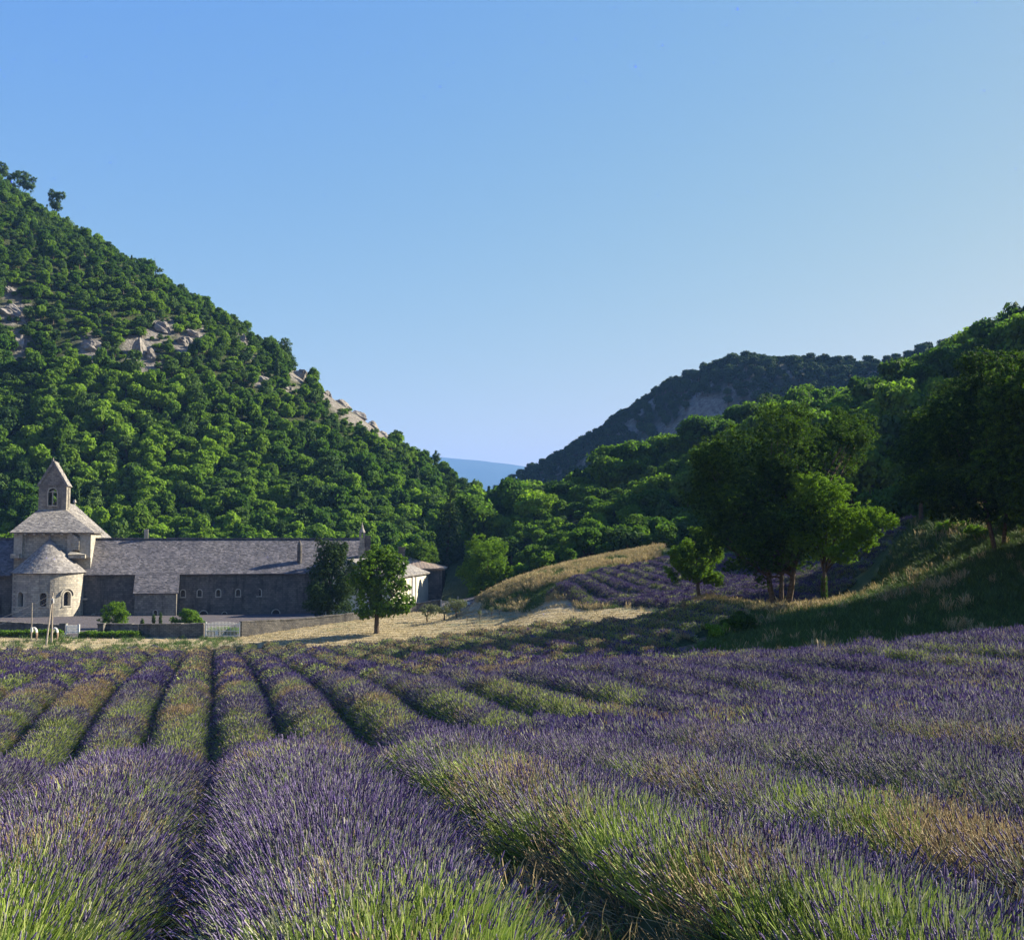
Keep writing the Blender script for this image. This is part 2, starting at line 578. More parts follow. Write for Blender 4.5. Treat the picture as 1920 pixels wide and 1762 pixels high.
G += [(755, 1160, 120.5, 0), (800, 1157, 121, 0), (850, 1160, 117, 0), (820, 1166, 113, 0), (720, 1166, 117, 0)]
G += [(0, 1200, 108, 0), (-300, 1202, 108, 0), (265, 1200, 109, 0)]
G += [(-300, 1160, 140, 0), (90, 1158, 140, 0), (400, 1155, 146, 0), (650, 1150, 150, 0), (800, 1132, 165, 0), (-300, 1140, 165, 0), (300, 1138, 170, 0), (700, 1130, 175, 0), (950, 1110, 170, 0)]
gxy, gz = [], []
for px, py, d, o in G:
    p = at(px, py, d)
    gxy.append((p.x, p.y)); gz.append(p.z - o)
for x, y, z in ((-150, 240, -11), (0, 240, -9), (60, 240, 0), (150, 200, 20), (-300, 200, -10), (-200, 100, -9), (-120, 60, -7), (-70, 30, -5), (-60, 8, -3), (60, 10, -1.2), (75, 35, 1.0), (110, 60, 6), (150, 110, 14)):
    gxy.append((x, y)); gz.append(z)


def warp(x, y):
    y = np.maximum(np.asarray(y, float), 2.0)
    u = np.clip(np.asarray(x, float) / (y + 9), -2.2, 2.2)
    return np.c_[(u * 3.0).ravel(), (np.log(y + 9) * 2.2).ravel()]


gxy = np.array(gxy)
_tps = TPS(warp(gxy[:, 0], gxy[:, 1]), gz, 2e-4)


def ground(x, y):
    sh = np.shape(x)
    return _tps(warp(x, y)).reshape(sh)


def g1(x, y):
    return float(ground(np.array([x]), np.array([y]))[0])


def hit(px, py, lift=0.0, d0=4.0, d1=170.0):
    """where the line of sight through a photo point meets the ground (+lift)"""
    d = np.exp(np.linspace(math.log(d0), math.log(d1), 1200))
    x = tray(px, py) * d; z = zray(px, py) * d
    h = ground(x, d) + lift
    i = np.argmax(z < h)
    return (x[i], d[i], h[i])


def pxd(*pts):
    """polygon given as (photo x, distance) -> world x,y"""
    return [((p - CX) / F * d, d) for p, d in pts]


STRAW = pxd((455, 102), (590, 98), (650, 93), (720, 90.5), (900, 88.5), (1100, 83.5), (1230, 80.5), (1330, 82), (1150, 95), (1085, 101.5), (995, 107), (905, 113), (893, 126), (770, 127.5), (690, 121), (450, 111.5))
STRIP = pxd((-500, 101.5), (455, 102), (455, 111.5), (-500, 110))
COURT = pxd((-600, 110), (455, 111.5), (700, 122), (820, 129), (890, 126), (885, 190), (-600, 190))
VERGE = pxd((1285, 78), (1400, 71), (1540, 68), (1600, 74), (1560, 79), (1400, 80), (1300, 83))
BANKTOP = pxd((895, 115), (960, 112), (1040, 110), (1110, 114), (1235, 120), (1245, 127), (1130, 127), (1000, 125), (900, 121))

nu, nv = 560, 620
us = np.sign(np.linspace(-1, 1, nu)) * np.abs(np.linspace(-1, 1, nu)) ** 1.35 * 2.0
ys = np.exp(np.linspace(math.log(4.0), math.log(450.0), nv)) - 9.0 + 6.0
ys = np.r_[-250.0, -40.0, ys]
U, Y = np.meshgrid(us, ys)
W = np.maximum(Y, 2) + 9
X = U * W
X = np.where(Y < 0, U * np.maximum(11, -Y * 1.2), X)
Z = ground(X, Y) + (fbm(X * 1.3, Y * 1.3, 3) - 0.5) * 0.12
straw = inside(STRAW, X, Y) | inside(STRIP, X, Y)
court = inside(COURT, X, Y)
verge = inside(VERGE, X, Y)
btop = inside(BANKTOP, X, Y)
nz = fbm(X * 0.5, Y * 0.5, 9)[..., None]
nz2 = fbm(X * 2.1, Y * 2.1, 23)[..., None]
soil = np.array((0.150, 0.105, 0.070)) * (0.6 + 0.8 * nz) + (nz2 > 0.62) * np.array((0.06, 0.05, 0.02))
grass = np.array((0.055, 0.075, 0.024)) * (0.6 + 0.8 * nz2) + np.clip((nz - 0.5) * 3, 0, 1) * np.array((0.12, 0.09, 0.03))
strawc = np.array((0.33, 0.275, 0.17)) * (0.75 + 0.5 * nz2) - np.clip((nz - 0.56) * 4, 0, 1) * np.array((0.18, 0.10, 0.07))
gravel = np.array((0.085, 0.078, 0.085)) * (0.85 + 0.3 * nz2)
dry = np.array((0.30, 0.235, 0.115)) * (0.75 + 0.5 * nz2)
colr = np.where((Y < 102)[..., None], soil, grass)
right = (Y > 42) & (X > tray(1330) * Y)
colr = np.where(right[..., None], grass, colr)
colr = np.where((inside(pxd((1000, 100), (1250, 80), (1250, 92), (1050, 110)), X, Y))[..., None], grass, colr)
colr = np.where(court[..., None], gravel, colr)
colr = np.where(verge[..., None] | btop[..., None], dry, colr)
colr = np.where(straw[..., None], strawc, colr)
ncol = len(us)
ii = np.arange(len(ys) - 1)[:, None] * ncol + np.arange(ncol - 1)[None, :]
quads = np.stack([ii, ii + 1, ii + 1 + ncol, ii + ncol], -1).reshape(-1, 4)
me = np_mesh('ground', np.stack([X, Y, Z], -1), quads, smooth=True)
set_col(me, 'Col', np.clip(colr, 0.01, 1).reshape(-1, 3))
m, nt, out = new_mat('ground_earth')
c = nt.nodes.new('ShaderNodeAttribute'); c.attribute_type = 'GEOMETRY'; c.attribute_name = 'Col'
p = geo_pos(nt)
f = noise(nt, 6.0, 6, 0.75, p)
f2 = noise(nt, 30.0, 4, 0.7, p)
col = mixc(nt, 1.0, c.outputs['Color'], ramp(nt, f, [(0.3, (0.62, 0.62, 0.62)), (0.7, (1.35, 1.33, 1.3))]), 'MULTIPLY')
col = mixc(nt, 1.0, col, ramp(nt, f2, [(0.3, (0.75, 0.75, 0.75)), (0.7, (1.2, 1.2, 1.2))]), 'MULTIPLY')
principled(nt, out, col, 0.95, 0.1, f, 0.12, 0.9)
me.materials.append(m)
tag(link(bpy.data.objects.new('ground', me)), kind='structure')

# ------------------------------------------------------------------ hills
def heightfield(name, ctrl, x0, x1, y0, y1, nx, ny, mat, rough, rscale, seed, extra=()):
    xy, z = [], []
    for px, py, d, off in ctrl:
        p = at(px, py, d); xy.append((p.x, p.y)); z.append(p.z - off)
    for x, y, zz in extra:
        xy.append((x, y)); z.append(zz)
    t = TPS(np.array(xy) / 100.0, z, 1e-3)

    def h(x, y):
        sh = np.shape(x)
        b = t(np.c_[np.ravel(x), np.ravel(y)] / 100.0).reshape(sh)
        return b + (fbm(np.asarray(x) / rscale, np.asarray(y) / rscale, seed, 4) - 0.5) * rough
    gx, gy = np.meshgrid(np.linspace(x0, x1, nx), np.linspace(y0, y1, ny))
    gz = h(gx, gy)
    ii = np.arange(ny - 1)[:, None] * nx + np.arange(nx - 1)[None, :]
    q = np.stack([ii, ii + 1, ii + 1 + nx, ii + nx], -1).reshape(-1, 4)
    me = np_mesh(name, np.stack([gx, gy, gz], -1), q, smooth=True)
    me.materials.append(mat)
    tag(link(bpy.data.objects.new(name, me)), kind='structure')
    return h


def hill_mat(name, c1, c2, rock, thr, scale):
    m, nt, out = new_mat(name)
    p = geo_pos(nt)
    a = noise(nt, 0.18 * scale, 6, 0.7, p); b = noise(nt, 0.05 * scale, 4, 0.6, p)
    ra = nt.nodes.new('ShaderNodeAttribute'); ra.attribute_type = 'GEOMETRY'; ra.attribute_name = 'rocky'
    crk = noise(nt, 0.55, 6, 0.75, p)
    col = ramp(nt, a, [(0.3, c1), (0.7, c2)])
    msk = ramp(nt, b, [(thr, (0, 0, 0)), (thr + 0.08, (1, 1, 1))])
    col = mixc(nt, msk, col, rock)
    rk = ramp(nt, crk, [(.30, (.05, .047, .042)), (.48, (.17, .155, .135)), (.68, (.27, .25, .22))])
    col = mixc(nt, ra.outputs['Fac'], col, rk)
    principled(nt, out, col, 0.95, 0.1, crk, 1.6, 0.8)
    return m


M['hill'] = hill_mat('scrub_floor', (0.024, 0.040, 0.013), (0.060, 0.068, 0.026), (0.27, 0.24, 0.19), 0.66, 1.0)
M['ridge'] = hill_mat('rocky_ridge', (0.03, 0.04, 0.022), (0.07, 0.07, 0.045), (0.26, 0.24, 0.22), 0.54, 0.9)
M['far'] = hill_mat('far_mountain_slope', (0.025, 0.04, 0.022), (0.04, 0.055, 0.03), (0.05, 0.06, 0.04), 0.75, 0.05)

sky_l = [(-420, 60, 385), (-200, 235, 365), (0, 366, 345), (100, 410, 335), (200, 472, 325), (300, 518, 315), (400, 580, 305), (500, 632, 298), (600, 708, 290), (700, 778, 283), (735, 806, 280),
         (800, 858, 275), (850, 884, 270), (930, 940, 262), (985, 965, 252)]
LC = [(px, py, d, 3.0) for px, py, d in sky_l]
LX = []
for px, py, d in sky_l:
    p = at(px, py, d)
    LX.append((p.x * 1.12, d + 60, p.z - 22))
for px in (-420, -200, 0, 200, 400, 600, 780):
    p = at(px, 1010, 178)
    LX.append((p.x, 176, -9.0)); LX.append((p.x * 0.97, 164, -13.0))
LX += [(0, 215, -7), (30, 250, -7), (60, 300, -6), (20, 200, -10), (-10, 185, -11)]
left_h = heightfield('hill', LC, -330, 40, 160, 430, 190, 150, M['hill'], 3.0, 22.0, 5, LX)

sky_r = [(930, 938, 330), (1040, 945, 300), (1130, 915, 270), (1230, 862, 240), (1330, 800, 226), (1400, 772, 216), (1500, 750, 206), (1600, 735, 198), (1700, 697, 188), (1800, 652, 178), (1920, 600, 168), (2200, 500, 160), (2500, 420, 150)]
RC = [(px, py, d, 8.5 if px < 1400 else 6.5) for px, py, d in sky_r]
RX = []
for px, py, d in sky_r:
    p = at(px, py, d); RX.append((p.x * 1.2 + 6, d + 60, p.z - 14))
for px, py, d in ((960, 1050, 150), (1020, 1070, 134), (1130, 1052, 134), (1240, 1036, 134), (1400, 1034, 138), (1600, 1022, 130), (1750, 1000, 113), (1920, 960, 95), (2100, 930, 88)):
    p = at(px, py, d)
    RX.append((p.x, p.y, g1(p.x, p.y) + 0.3)); RX.append((p.x * 0.93, p.y - 9, g1(p.x * .93, p.y - 9) - 2.5))
right_h = heightfield('hill', RC, -10, 230, 84, 400, 130, 170, M['hill'], 3.0, 20.0, 8, RX)

sky_d = [(860, 985, 640), (940, 922, 600), (1000, 876, 585), (1080, 832, 560), (1170, 772, 535), (1270, 713, 505), (1380, 690, 475), (1500, 704, 450), (1600, 714, 435), (1720, 690, 420), (1950, 600, 400), (2300, 520, 390)]
DC = [(px, py, d, 2.8) for px, py, d in sky_d]
DX = []
for i, (px, py, d) in enumerate(sky_d):
    p = at(px, py, d)
    DX.append((p.x + 50, d + 50, p.z - 6)); DX.append((p.x + 90, d + 90, p.z - 40))
    DX.append((p.x - 22, d - 20, p.z * .62 - 6)); DX.append((p.x - 50, d - 46, -10)); DX.append((p.x - 95, d - 88, -18))
ridge_h = heightfield('hill', DC, -150, 420, 330, 720, 220, 170, M['ridge'], 9.0, 26.0, 31, DX)

# valley floor behind and the far blue mountain
xs = np.linspace(-1, 1, 60) * 6200
yy = np.linspace(440, 9800, 60)
gx, gy = np.meshgrid(xs, yy)
gz = -19 + (fbm(gx / 300, gy / 300, 3) - .5) * 6
ii = np.arange(59)[:, None] * 60 + np.arange(59)[None, :]
me = np_mesh('valley_floor', np.stack([gx, gy, gz], -1), np.stack([ii, ii + 1, ii + 61, ii + 60], -1).reshape(-1, 4), smooth=True)
me.materials.append(M['far'])
tag(link(bpy.data.objects.new('valley_floor', me)), kind='structure')
far_c = [(300, 826, 8000, 0), (560, 842, 7900, 0), (700, 846, 7800, 0), (830, 858, 7800, 0), (900, 864, 7800, 0), (990, 875, 7800, 0), (1200, 900, 7800, 0), (1800, 890, 7800, 0)]
far_x = [(x, 6300, -60) for x in (-5000, -2400, -600, 1000, 3800)] + [(x, 9600, 120) for x in (-5000, -2400, 0, 3800)]
heightfield('mountain', far_c, -5000, 4200, 6300, 9600, 150, 110, M['far'], 60.0, 420.0, 12, far_x)

# ------------------------------------------------------------------ foliage prototypes
def cards(centers, normals, size, jit, seed, pointed=True):
    """one small folded leaf shape (diamond) per centre"""
    r = np.random.default_rng(seed)
    n = len(centers)
    nr = normals + r.normal(0, jit, (n, 3))
    nr /= np.linalg.norm(nr, axis=1, keepdims=True) + 1e-9
    a = np.cross(nr, r.normal(0, 1, (n, 3))); a /= np.linalg.norm(a, axis=1, keepdims=True) + 1e-9
    b = np.cross(nr, a)
    s = (size * r.uniform(0.6, 1.35, n))[:, None]
    w = r.uniform(0.55, 0.9, (n, 1))
    k = r.uniform(-.25, .25, (n, 1))
    v = np.stack([centers - a * s, centers + b * s * w + nr * s * k, centers + a * s, centers - b * s * w + nr * s * k], 1)
    q = np.arange(n * 4).reshape(n, 4)
    lv = np.repeat(r.uniform(0, 1, n), 4)
    return v.reshape(-1, 3), q, lv


def sphere_dirs(n, r):
    d = r.normal(0, 1, (n, 3))
    return d / np.linalg.norm(d, axis=1, keepdims=True)


def oak_mesh(name, seed, mat, puffs=11, cards_per=150, size=0.25, tall=1.0, flat=0.75):
    """a hillside tree about 5 m across: clumped crown of leaf sprays on a short trunk"""
    r = np.random.default_rng(seed)
    vs, qs, ls = [], [], []
    off = 0
    for i in range(puffs):
        if i == 0:
            c, rad = np.array((0, 0, 2.6 * tall)), 1.75
        else:
            a = r.uniform(0, 2 * math.pi); e = r.uniform(-0.25, 1.0)
            q = r.uniform(0.8, 2.1)
            c = np.array((math.cos(a) * q * math.cos(e * 1.2), math.sin(a) * q * math.cos(e * 1.2), 2.5 * tall + 1.7 * tall * math.sin(e * 1.3)))
            rad = r.uniform(0.35, 1.05)
        n = int(cards_per * (2.2 if i == 0 else rad))
        d = sphere_dirs(n, r)
        pos = c + d * rad * np.array((1, 1, flat * tall)) * r.uniform(0.45, 1.16, (n, 1)) * r.uniform(.75, 1.25, 3)
        puff_l = r.uniform(-0.25, 0.25)
        v, q4, lv = cards(pos, d + np.array((0, 0, 0.35)), size, 0.62, seed * 100 + i)
        vs.append(v); qs.append(q4 + off); ls.append(np.clip(lv * .55 + .22 + puff_l, 0, 1)); off += len(v)
    # trunk
    k = 6
    for z, rr in ((-0.6, 0.2), (1.4 * tall, 0.16), (2.6 * tall, 0.08)):
        t = np.arange(k) / k * 2 * math.pi
        vs.append(np.c_[np.cos(t) * rr, np.sin(t) * rr, np.full(k, z)]); ls.append(np.zeros(k))
    tq = []
    for j in range(2):
        for t in range(k):
            tq.append((off + j * k + t, off + j * k + (t + 1) % k, off + (j + 1) * k + (t + 1) % k, off + (j + 1) * k + t))
    qs.append(np.array(tq))
    nq = sum(len(q) for q in qs) - len(tq)
    me = np_mesh(name, np.concatenate(vs), np.concatenate(qs))
    set_float(me, 'leafv', np.concatenate(ls))
    me.materials.append(mat); me.materials.append(M['bark'])
    mi = np.zeros(len(me.polygons), np.int32); mi[nq:] = 1
    me.polygons.foreach_set('material_index', mi)
    return me


def pine_mesh(name, seed, mat):
    r = np.random.default_rng(seed)
    vs, qs, ls = [], [], []
    off = 0
    for i in range(16):
        z = 0.8 + i * 0.42
        rr = 1.5 * (1 - i / 17.0) ** 0.8 + 0.15
        n = int(26 + 40 * rr)
        a = r.uniform(0, 2 * math.pi, n); q = rr * np.sqrt(r.uniform(0.15, 1, n))
        pos = np.c_[np.cos(a) * q, np.sin(a) * q, z - q * 0.28 + r.normal(0, .12, n)]
        d = np.c_[np.cos(a), np.sin(a), np.full(n, 0.6)]
        v, q4, lv = cards(pos, d, 0.26, 0.4, seed * 77 + i)
        vs.append(v); qs.append(q4 + off); ls.append(lv); off += len(v)
    me = np_mesh(name, np.concatenate(vs), np.concatenate(qs))
    set_float(me, 'leafv', np.concatenate(ls))
    me.materials.append(mat)
    return me


OAKS = [oak_mesh('oak_crown', 100 + i, M['leaf_hill'], puffs=16 + i % 4, tall=(0.85, 1.0, 1.15, 0.95)[i % 4]) for i in range(6)]
HOLM = [oak_mesh('holm_oak_crown', 200 + i, M['leaf_holm'], puffs=9 + i, size=0.24, tall=(0.8, 0.95, 1.1)[i], cards_per=170) for i in range(3)]
PINES = [pine_mesh('pine_crown', 300 + i, M['leaf_dark']) for i in range(2)]
SHRUB = [oak_mesh('shrub_crown', 400 + i, M['leaf_hill'], puffs=6, cards_per=110, tall=0.6, size=0.26) for i in range(2)]
OAKS_BIG = [oak_mesh('slope_oak_crown', 600 + i, M['leaf_hill'], puffs=18 + i % 3, cards_per=300, size=0.165, tall=(0.9, 1.0, 1.12, 0.95)[i]) for i in range(4)]
RIDGE = [oak_mesh('ridge_scrub_crown', 700 + i, M['leaf_dark'], puffs=10 + i, size=0.26, tall=(0.75, 0.9, 1.05)[i], cards_per=130) for i in range(3)]
HILL_MESHES = OAKS + HOLM + PINES + SHRUB + OAKS_BIG + RIDGE
HILL_PROTOS = [proto('hill_plant', me) for me in HILL_MESHES]

# leaf sprays for the nearer trees
def spray_mesh(name, seed, mat, n=26, rad=0.34, size=0.085, up=0.5):
    r = np.random.default_rng(seed)
    d = sphere_dirs(n, r)
    pos = d * rad * r.uniform(0.15, 1, (n, 1)) * np.array((1, 1, 0.7))
    v, q, lv = cards(pos, d * 0.6 + np.array((0, 0, up)), size, 0.5, seed)
    me = np_mesh(name, v, q)
    set_float(me, 'leafv', lv)
    me.materials.append(mat)
    return me


SPRAY = [proto('leaf_spray', spray_mesh('leaf_spray', 500 + i, M['leaf'])) for i in range(4)]
SPRAY_BIG = [proto('maple_spray', spray_mesh('maple_spray', 520 + i, M['leaf'], 20, 0.36, 0.13)) for i in range(4)]
SPRAY_DARK = [proto('conifer_spray', spray_mesh('conifer_spray', 540 + i, M['leaf_dark'], 34, 0.32, 0.075, 0.8)) for i in range(4)]
SPRAY_OLIVE = [proto('olive_spray', spray_mesh('olive_spray', 560 + i, M['leaf_olive'], 22, 0.28, 0.06)) for i in range(3)]
SETS = {'leaf': SPRAY, 'maple': SPRAY_BIG, 'conifer': SPRAY_DARK, 'olive': SPRAY_OLIVE}


def crown(parent, blobs, key, n, scale, tint, seed, hole=0.42, shell=0.5, tint_var=0.18, name='crown'):
    """leaf sprays spread through the volume of a few unequal lobes; noise opens gaps"""
    r = np.random.default_rng(seed)
    full = list(blobs)
    if n > 300:
        for c, rad in blobs:
            for d in sphere_dirs(7, r):
                if d[2] < -.6: continue
                q = r.uniform(.28, .5)
                full.append((tuple(np.array(c) + d * np.array(rad) * r.uniform(.78, 1.02)), tuple(np.array(rad) * q)))
        blobs = [(c, tuple(np.array(rad) * .9)) for c, rad in blobs] + full[len(blobs):]
    vol = np.array([b[1][0] * b[1][1] * b[1][2] for b in blobs]) ** 0.75
    cnt = np.maximum(6, (n * vol / vol.sum()).astype(int))
    P, D = [], []
    for (c, rad), k in zip(blobs, cnt):
        d = sphere_dirs(k, r)
        q = (shell + (1 - shell) * r.uniform(0, 1, (k, 1))) * (0.82 + 0.3 * fbm(d[:, :1] * 2.3 + seed, d[:, 1:2] * 2.3 + d[:, 2:] * 1.7, seed))
        P.append(np.array(c) + d * np.array(rad) * q * 1.05); D.append(d)
    P, D = np.concatenate(P), np.concatenate(D)
    s = 1.1 / scale
    nz = fbm(P[:, 0] * s * .55 + P[:, 2] * .4 * s, P[:, 1] * s * .55 - P[:, 2] * .5 * s, seed + 5, 3)
    keep = nz > hole
    P, D = P[keep], D[keep]
    nrm = D * 0.7 + np.array((0, 0, 0.6)) + r.normal(0, .35, D.shape)
    protos = SETS[key]
    o = scatter(name, key, protos, P, quat_from_normal(nrm, r.uniform(0, 6.28, len(P))), scale * r.uniform(0.75, 1.3, len(P)),
                r.integers(0, len(protos), len(P)), np.clip(tint + r.normal(0, tint_var, len(P)), 0, 1), parent)
    o['kind'] = 'stuff'
    return o


def limbs(mb, base_r, height, ends, seed, lean=(0, 0), fork=0.35):
    r = random.Random(seed)
    top = Vector((lean[0], lean[1], height * fork))
    pts = [Vector((0, 0, -0.3)), Vector((0, 0, 0.12)), top * 0.5 + Vector((r.uniform(-.06, .06), r.uniform(-.06, .06), 0)), top]
    mb.tube(pts, [base_r * 1.45, base_r * 1.1, base_r * 0.9, base_r * 0.75], 9)
    for e in ends:
        e = Vector(e)
        st = top * r.uniform(0.72, 0.98)
        mid = st.lerp(e, 0.5) + Vector((r.uniform(-.3, .3), r.uniform(-.3, .3), r.uniform(0, .4)))
        mb.tube([st, mid, e], [base_r * 0.5, base_r * 0.32, base_r * 0.1], 6)
        for j in range(2):
            q = mid.lerp(e, r.uniform(0, .6))
            mb.tube([q, q + Vector((r.uniform(-1, 1), r.uniform(-1, 1), r.uniform(0.1, .9))) * height * 0.09], [base_r * 0.2, base_r * 0.05], 5)


def tree(name, label, px, py, d, blobs, key, n, scale, tint, seed, trunk_r=0.16, fork=0.35, lean=(0, 0), hole=0.42, shell=0.5, cat='tree', group=None, trunks=None, onground=True, tv=0.18, base_z=None):
    """blobs given relative to the foot of the tree, in metres"""
    p = at(px, py, d)
    if base_z is not None: p.z = base_z
    elif onground: p.z = g1(p.x, p.y)
    t = empty(name, p, label, cat, group)
    h = max(b[0][2] + b[1][2] for b in blobs)
    mb = MB()
    for k, (ox, oy, rr, ln) in enumerate(trunks or [(0, 0, trunk_r, lean)]):
        m2 = MB()
        limbs(m2, rr, h, [b[0] for b in blobs], seed + k, ln, fork)
        mb.add([(v[0] + ox, v[1] + oy, v[2]) for v in m2.v], m2.f)
    mb.build('trunk', M['bark'], t, smooth=True)
    crown(t, blobs, key, n, scale, tint, seed, hole, shell, tv)
    return t


def px_blobs(px0, py0, d, items):
    """lobes read off the photograph: (x, y, half-width, half-height in photo px, depth offset m, depth radius factor)"""
    k = d / F
    out = []
    for x, y, rx, ry, dy, fy in items:
        out.append((((x - px0) * k, dy, (py0 - y) * k), (rx * k, rx * k * fy, ry * k)))
    return out


# ------------------------------------------------------------------ abbey
AA = R(14)
AO = Vector((tray(95) * 146.0, 146.0, 0))
AE = Vector((math.cos(AA), math.sin(AA), 0))
AN = Vector((math.sin(AA), -math.cos(AA), 0))
GZ = -10.35


def AW(s, o, z):
    """abbey frame: s along the facade to the right, o out of it towards the fields, z height"""
    p = AO + AE * s + AN * o
    return (p.x, p.y, z)


def S_at(px, o=0.0):
    t = tray(px)
    q = AO + AN * o
    return (t * q.y - q.x) / (AE.x - t * AE.y)


def Z_at(px, py, o=0.0):
    q = AW(S_at(px, o), o, 0)
    return zray(px, py) * q[1]


def arcade(mb, fr, u0, u1, z0, z1, bands, step=None):
    lines = {round(u0, 4), round(u1, 4)}
    if step:
        k = max(1, int((u1 - u0) / step))
        lines |= {round(u0 + (u1 - u0) * i / k, 4) for i in range(k + 1)}
    allops = [o for b in bands for o in b]
    for o in allops:
        lines = {l for l in lines if not (o['u'] - o['hw'] - 0.05 < l < o['u'] + o['hw'] + 0.05)} | {round(u0, 4), round(u1, 4)}
        lines |= {round(o['u'] + o['hw'] * math.sin(math.pi / 2 * (i / 4 - 1)), 4) for i in range(9)}
    us_ = sorted(lines)
    zf, tf = z0, z1

    def lv(u):
        L = [zf(u) if callable(zf) else zf]
        for b in bands:
            o = min(b, key=lambda q: abs(q['u'] - u))
            d = abs(o['u'] - u)
            L.append(o['sill'])
            L.append(o['spring'] + (math.sqrt(max(0, o['hw'] ** 2 - d * d)) * o.get('arch', 1.0) if d < o['hw'] + 1e-4 else 0))
        L.append(tf(u) if callable(tf) else tf)
        return L
    for a, b in zip(us_[:-1], us_[1:]):
        la, lb = lv(a), lv(b)
        mid = (a + b) / 2
        for j in range(len(la) - 1):
            if j % 2 == 1 and any(abs(o['u'] - mid) < o['hw'] for o in bands[j // 2]):
                continue
            mb.quad(fr(a, 0, la[j]), fr(b, 0, lb[j]), fr(b, 0, lb[j + 1]), fr(a, 0, la[j + 1]))


def outline(o, grow=0.0, n=8):
    hw = o['hw'] + grow
    pts = [(o['u'] - hw, o['sill'] - grow * 0.0), (o['u'] - hw, o['spring'])]
    for i in range(1, n):
        t = math.pi - math.pi * i / n
        pts.append((o['u'] + hw * math.cos(t), o['spring'] + hw * math.sin(t) * o.get('arch', 1.0)))
    pts += [(o['u'] + hw, o['spring']), (o['u'] + hw, o['sill'])]
    return pts


def window(parent, fr, o, depth=0.45, ring=0.16, proud=0.05, pane=True, name='window', hood=False, glass='dark'):
    """opening with its own dark pane, splayed reveal and raised stone surround"""
    pts = outline(o)
    w = None
    if pane:
        mb = MB()
        mb.add([fr(u, -depth, z) for u, z in pts], [tuple(range(len(pts)))])
        w = mb.build(name, M[glass], parent)
    mb = MB()
    for (u1, z1), (u2, z2) in zip(pts, pts[1:] + pts[:1]):
        mb.quad(fr(u1, 0.0, z1), fr(u2, 0.0, z2), fr(u2, -depth, z2), fr(u1, -depth, z1))
    if ring:
        big = outline(o, ring)
        for i in range(len(pts) - 1):
            a, b, c, d = pts[i], pts[i + 1], big[i + 1], big[i]
            mb.quad(fr(a[0], proud, a[1]), fr(b[0], proud, b[1]), fr(c[0], proud, c[1]), fr(d[0], proud, d[1]))
            mb.quad(fr(d[0], proud, d[1]), fr(c[0], proud, c[1]), fr(c[0], -0.02, c[1]), fr(d[0], -0.02, d[1]))
            mb.quad(fr(a[0], -0.02, a[1]), fr(b[0], -0.02, b[1]), fr(b[0], proud, b[1]), fr(a[0], proud, a[1]))
        mb.box(o['u'] - o['hw'] - ring, o['u'] + o['hw'] + ring, -0.03, proud + 0.08, o['sill'] - 0.14, o['sill'] - 0.004, fr)
    if hood:
        h1, h2 = outline(o, ring + 0.14), outline(o, ring + 0.30)
        for i in range(1, len(h1) - 2):
            a, b, c, d = h1[i], h1[i + 1], h2[i + 1], h2[i]
            mb.hexa([fr(a[0], -.02, a[1]), fr(b[0], -.02, b[1]), fr(c[0], -.02, c[1]), fr(d[0], -.02, d[1]),
                     fr(a[0], .16, a[1]), fr(b[0], .16, b[1]), fr(c[0], .16, c[1]), fr(d[0], .16, d[1])])
    mb.build('window_surround', M['trim'], w if w is not None else parent)
    return w


def slab(mb, a, b, c, d, th=0.2, drop=0.012):
    a, b, c, d = (Vector(p) for p in (a, b, c, d))
    n = (b - a).cross(d - a)
    if n.length < 1e-6: n = (c - a).cross(d - a)
    n.normalize()
    if n.z < 0: n = -n
    k = n * drop
    mb.hexa([a - n * th, b - n * th, c - n * th, d - n * th, a - k, b - k, c - k, d - k])


def shingled(mb, a, b, c, d, du, dv, rnd, lift=0.06):
    """roof plane laid in overlapping uneven stone slabs; a,b along the eave, c,d along the ridge"""
    a, b, c, d = (Vector(p) for p in (a, b, c, d))
    n = (b - a).cross(d - a); n.normalize()
    if n.z < 0: n = -n
    nr = max(2, int(((d - a).length + (c - b).length) / 2 / dv))
    for i in range(nr):
        v0, v1 = i / nr, min(1.0, (i + 1.25) / nr)
        l0, l1 = a.lerp(d, v0), b.lerp(c, v0)
        k = max(1, int((l1 - l0).length / du))
        cut = sorted([0.0, 1.0] + [min(.999, max(.001, (j + rnd.uniform(-.3, .3) + (i % 2) * .5) / k)) for j in range(1, k)])
        for u0, u1 in zip(cut[:-1], cut[1:]):
            up = n * (lift * rnd.uniform(0.5, 1.5))
            tw = n * rnd.uniform(-.015, .015)
            p = [a.lerp(d, v0).lerp(b.lerp(c, v0), u0), a.lerp(d, v0).lerp(b.lerp(c, v0), u1), a.lerp(d, v1).lerp(b.lerp(c, v1), u1), a.lerp(d, v1).lerp(b.lerp(c, v1), u0)]
            q = [p[0] + up + tw, p[1] + up - tw, p[2] + n * 0.004, p[3] + n * 0.004]
            mb.add([*q, p[0], p[1]], [(0, 1, 2, 3), (4, 5, 1, 0), (4, 0, 3), (5, 2, 1)])


rr = random.Random(5)

# --- long dormitory building
dorm = empty('abbey_dormitory', AW(S_at(420), 0, GZ), 'long low stone abbey building with slab roof and rows of small arched windows', 'abbey building')
IM = Matrix.Translation(-Vector(dorm.location))


def shift(mb, root):
    l = root.location
    mb.v = [(p[0] - l.x, p[1] - l.y, p[2] - l.z) for p in mb.v]
    return mb


def B(mb, name, mat, root, parent=None, smooth=False):
    shift(mb, root)
    return mb.build(name, mat, parent if parent is not None else root, smooth)


class Off:
    """adapter so that window() can build under a root that sits away from the origin"""
    def __init__(self, root): self.l = root.location

    def __call__(self, p): return (p[0] - self.l.x, p[1] - self.l.y, p[2] - self.l.z)


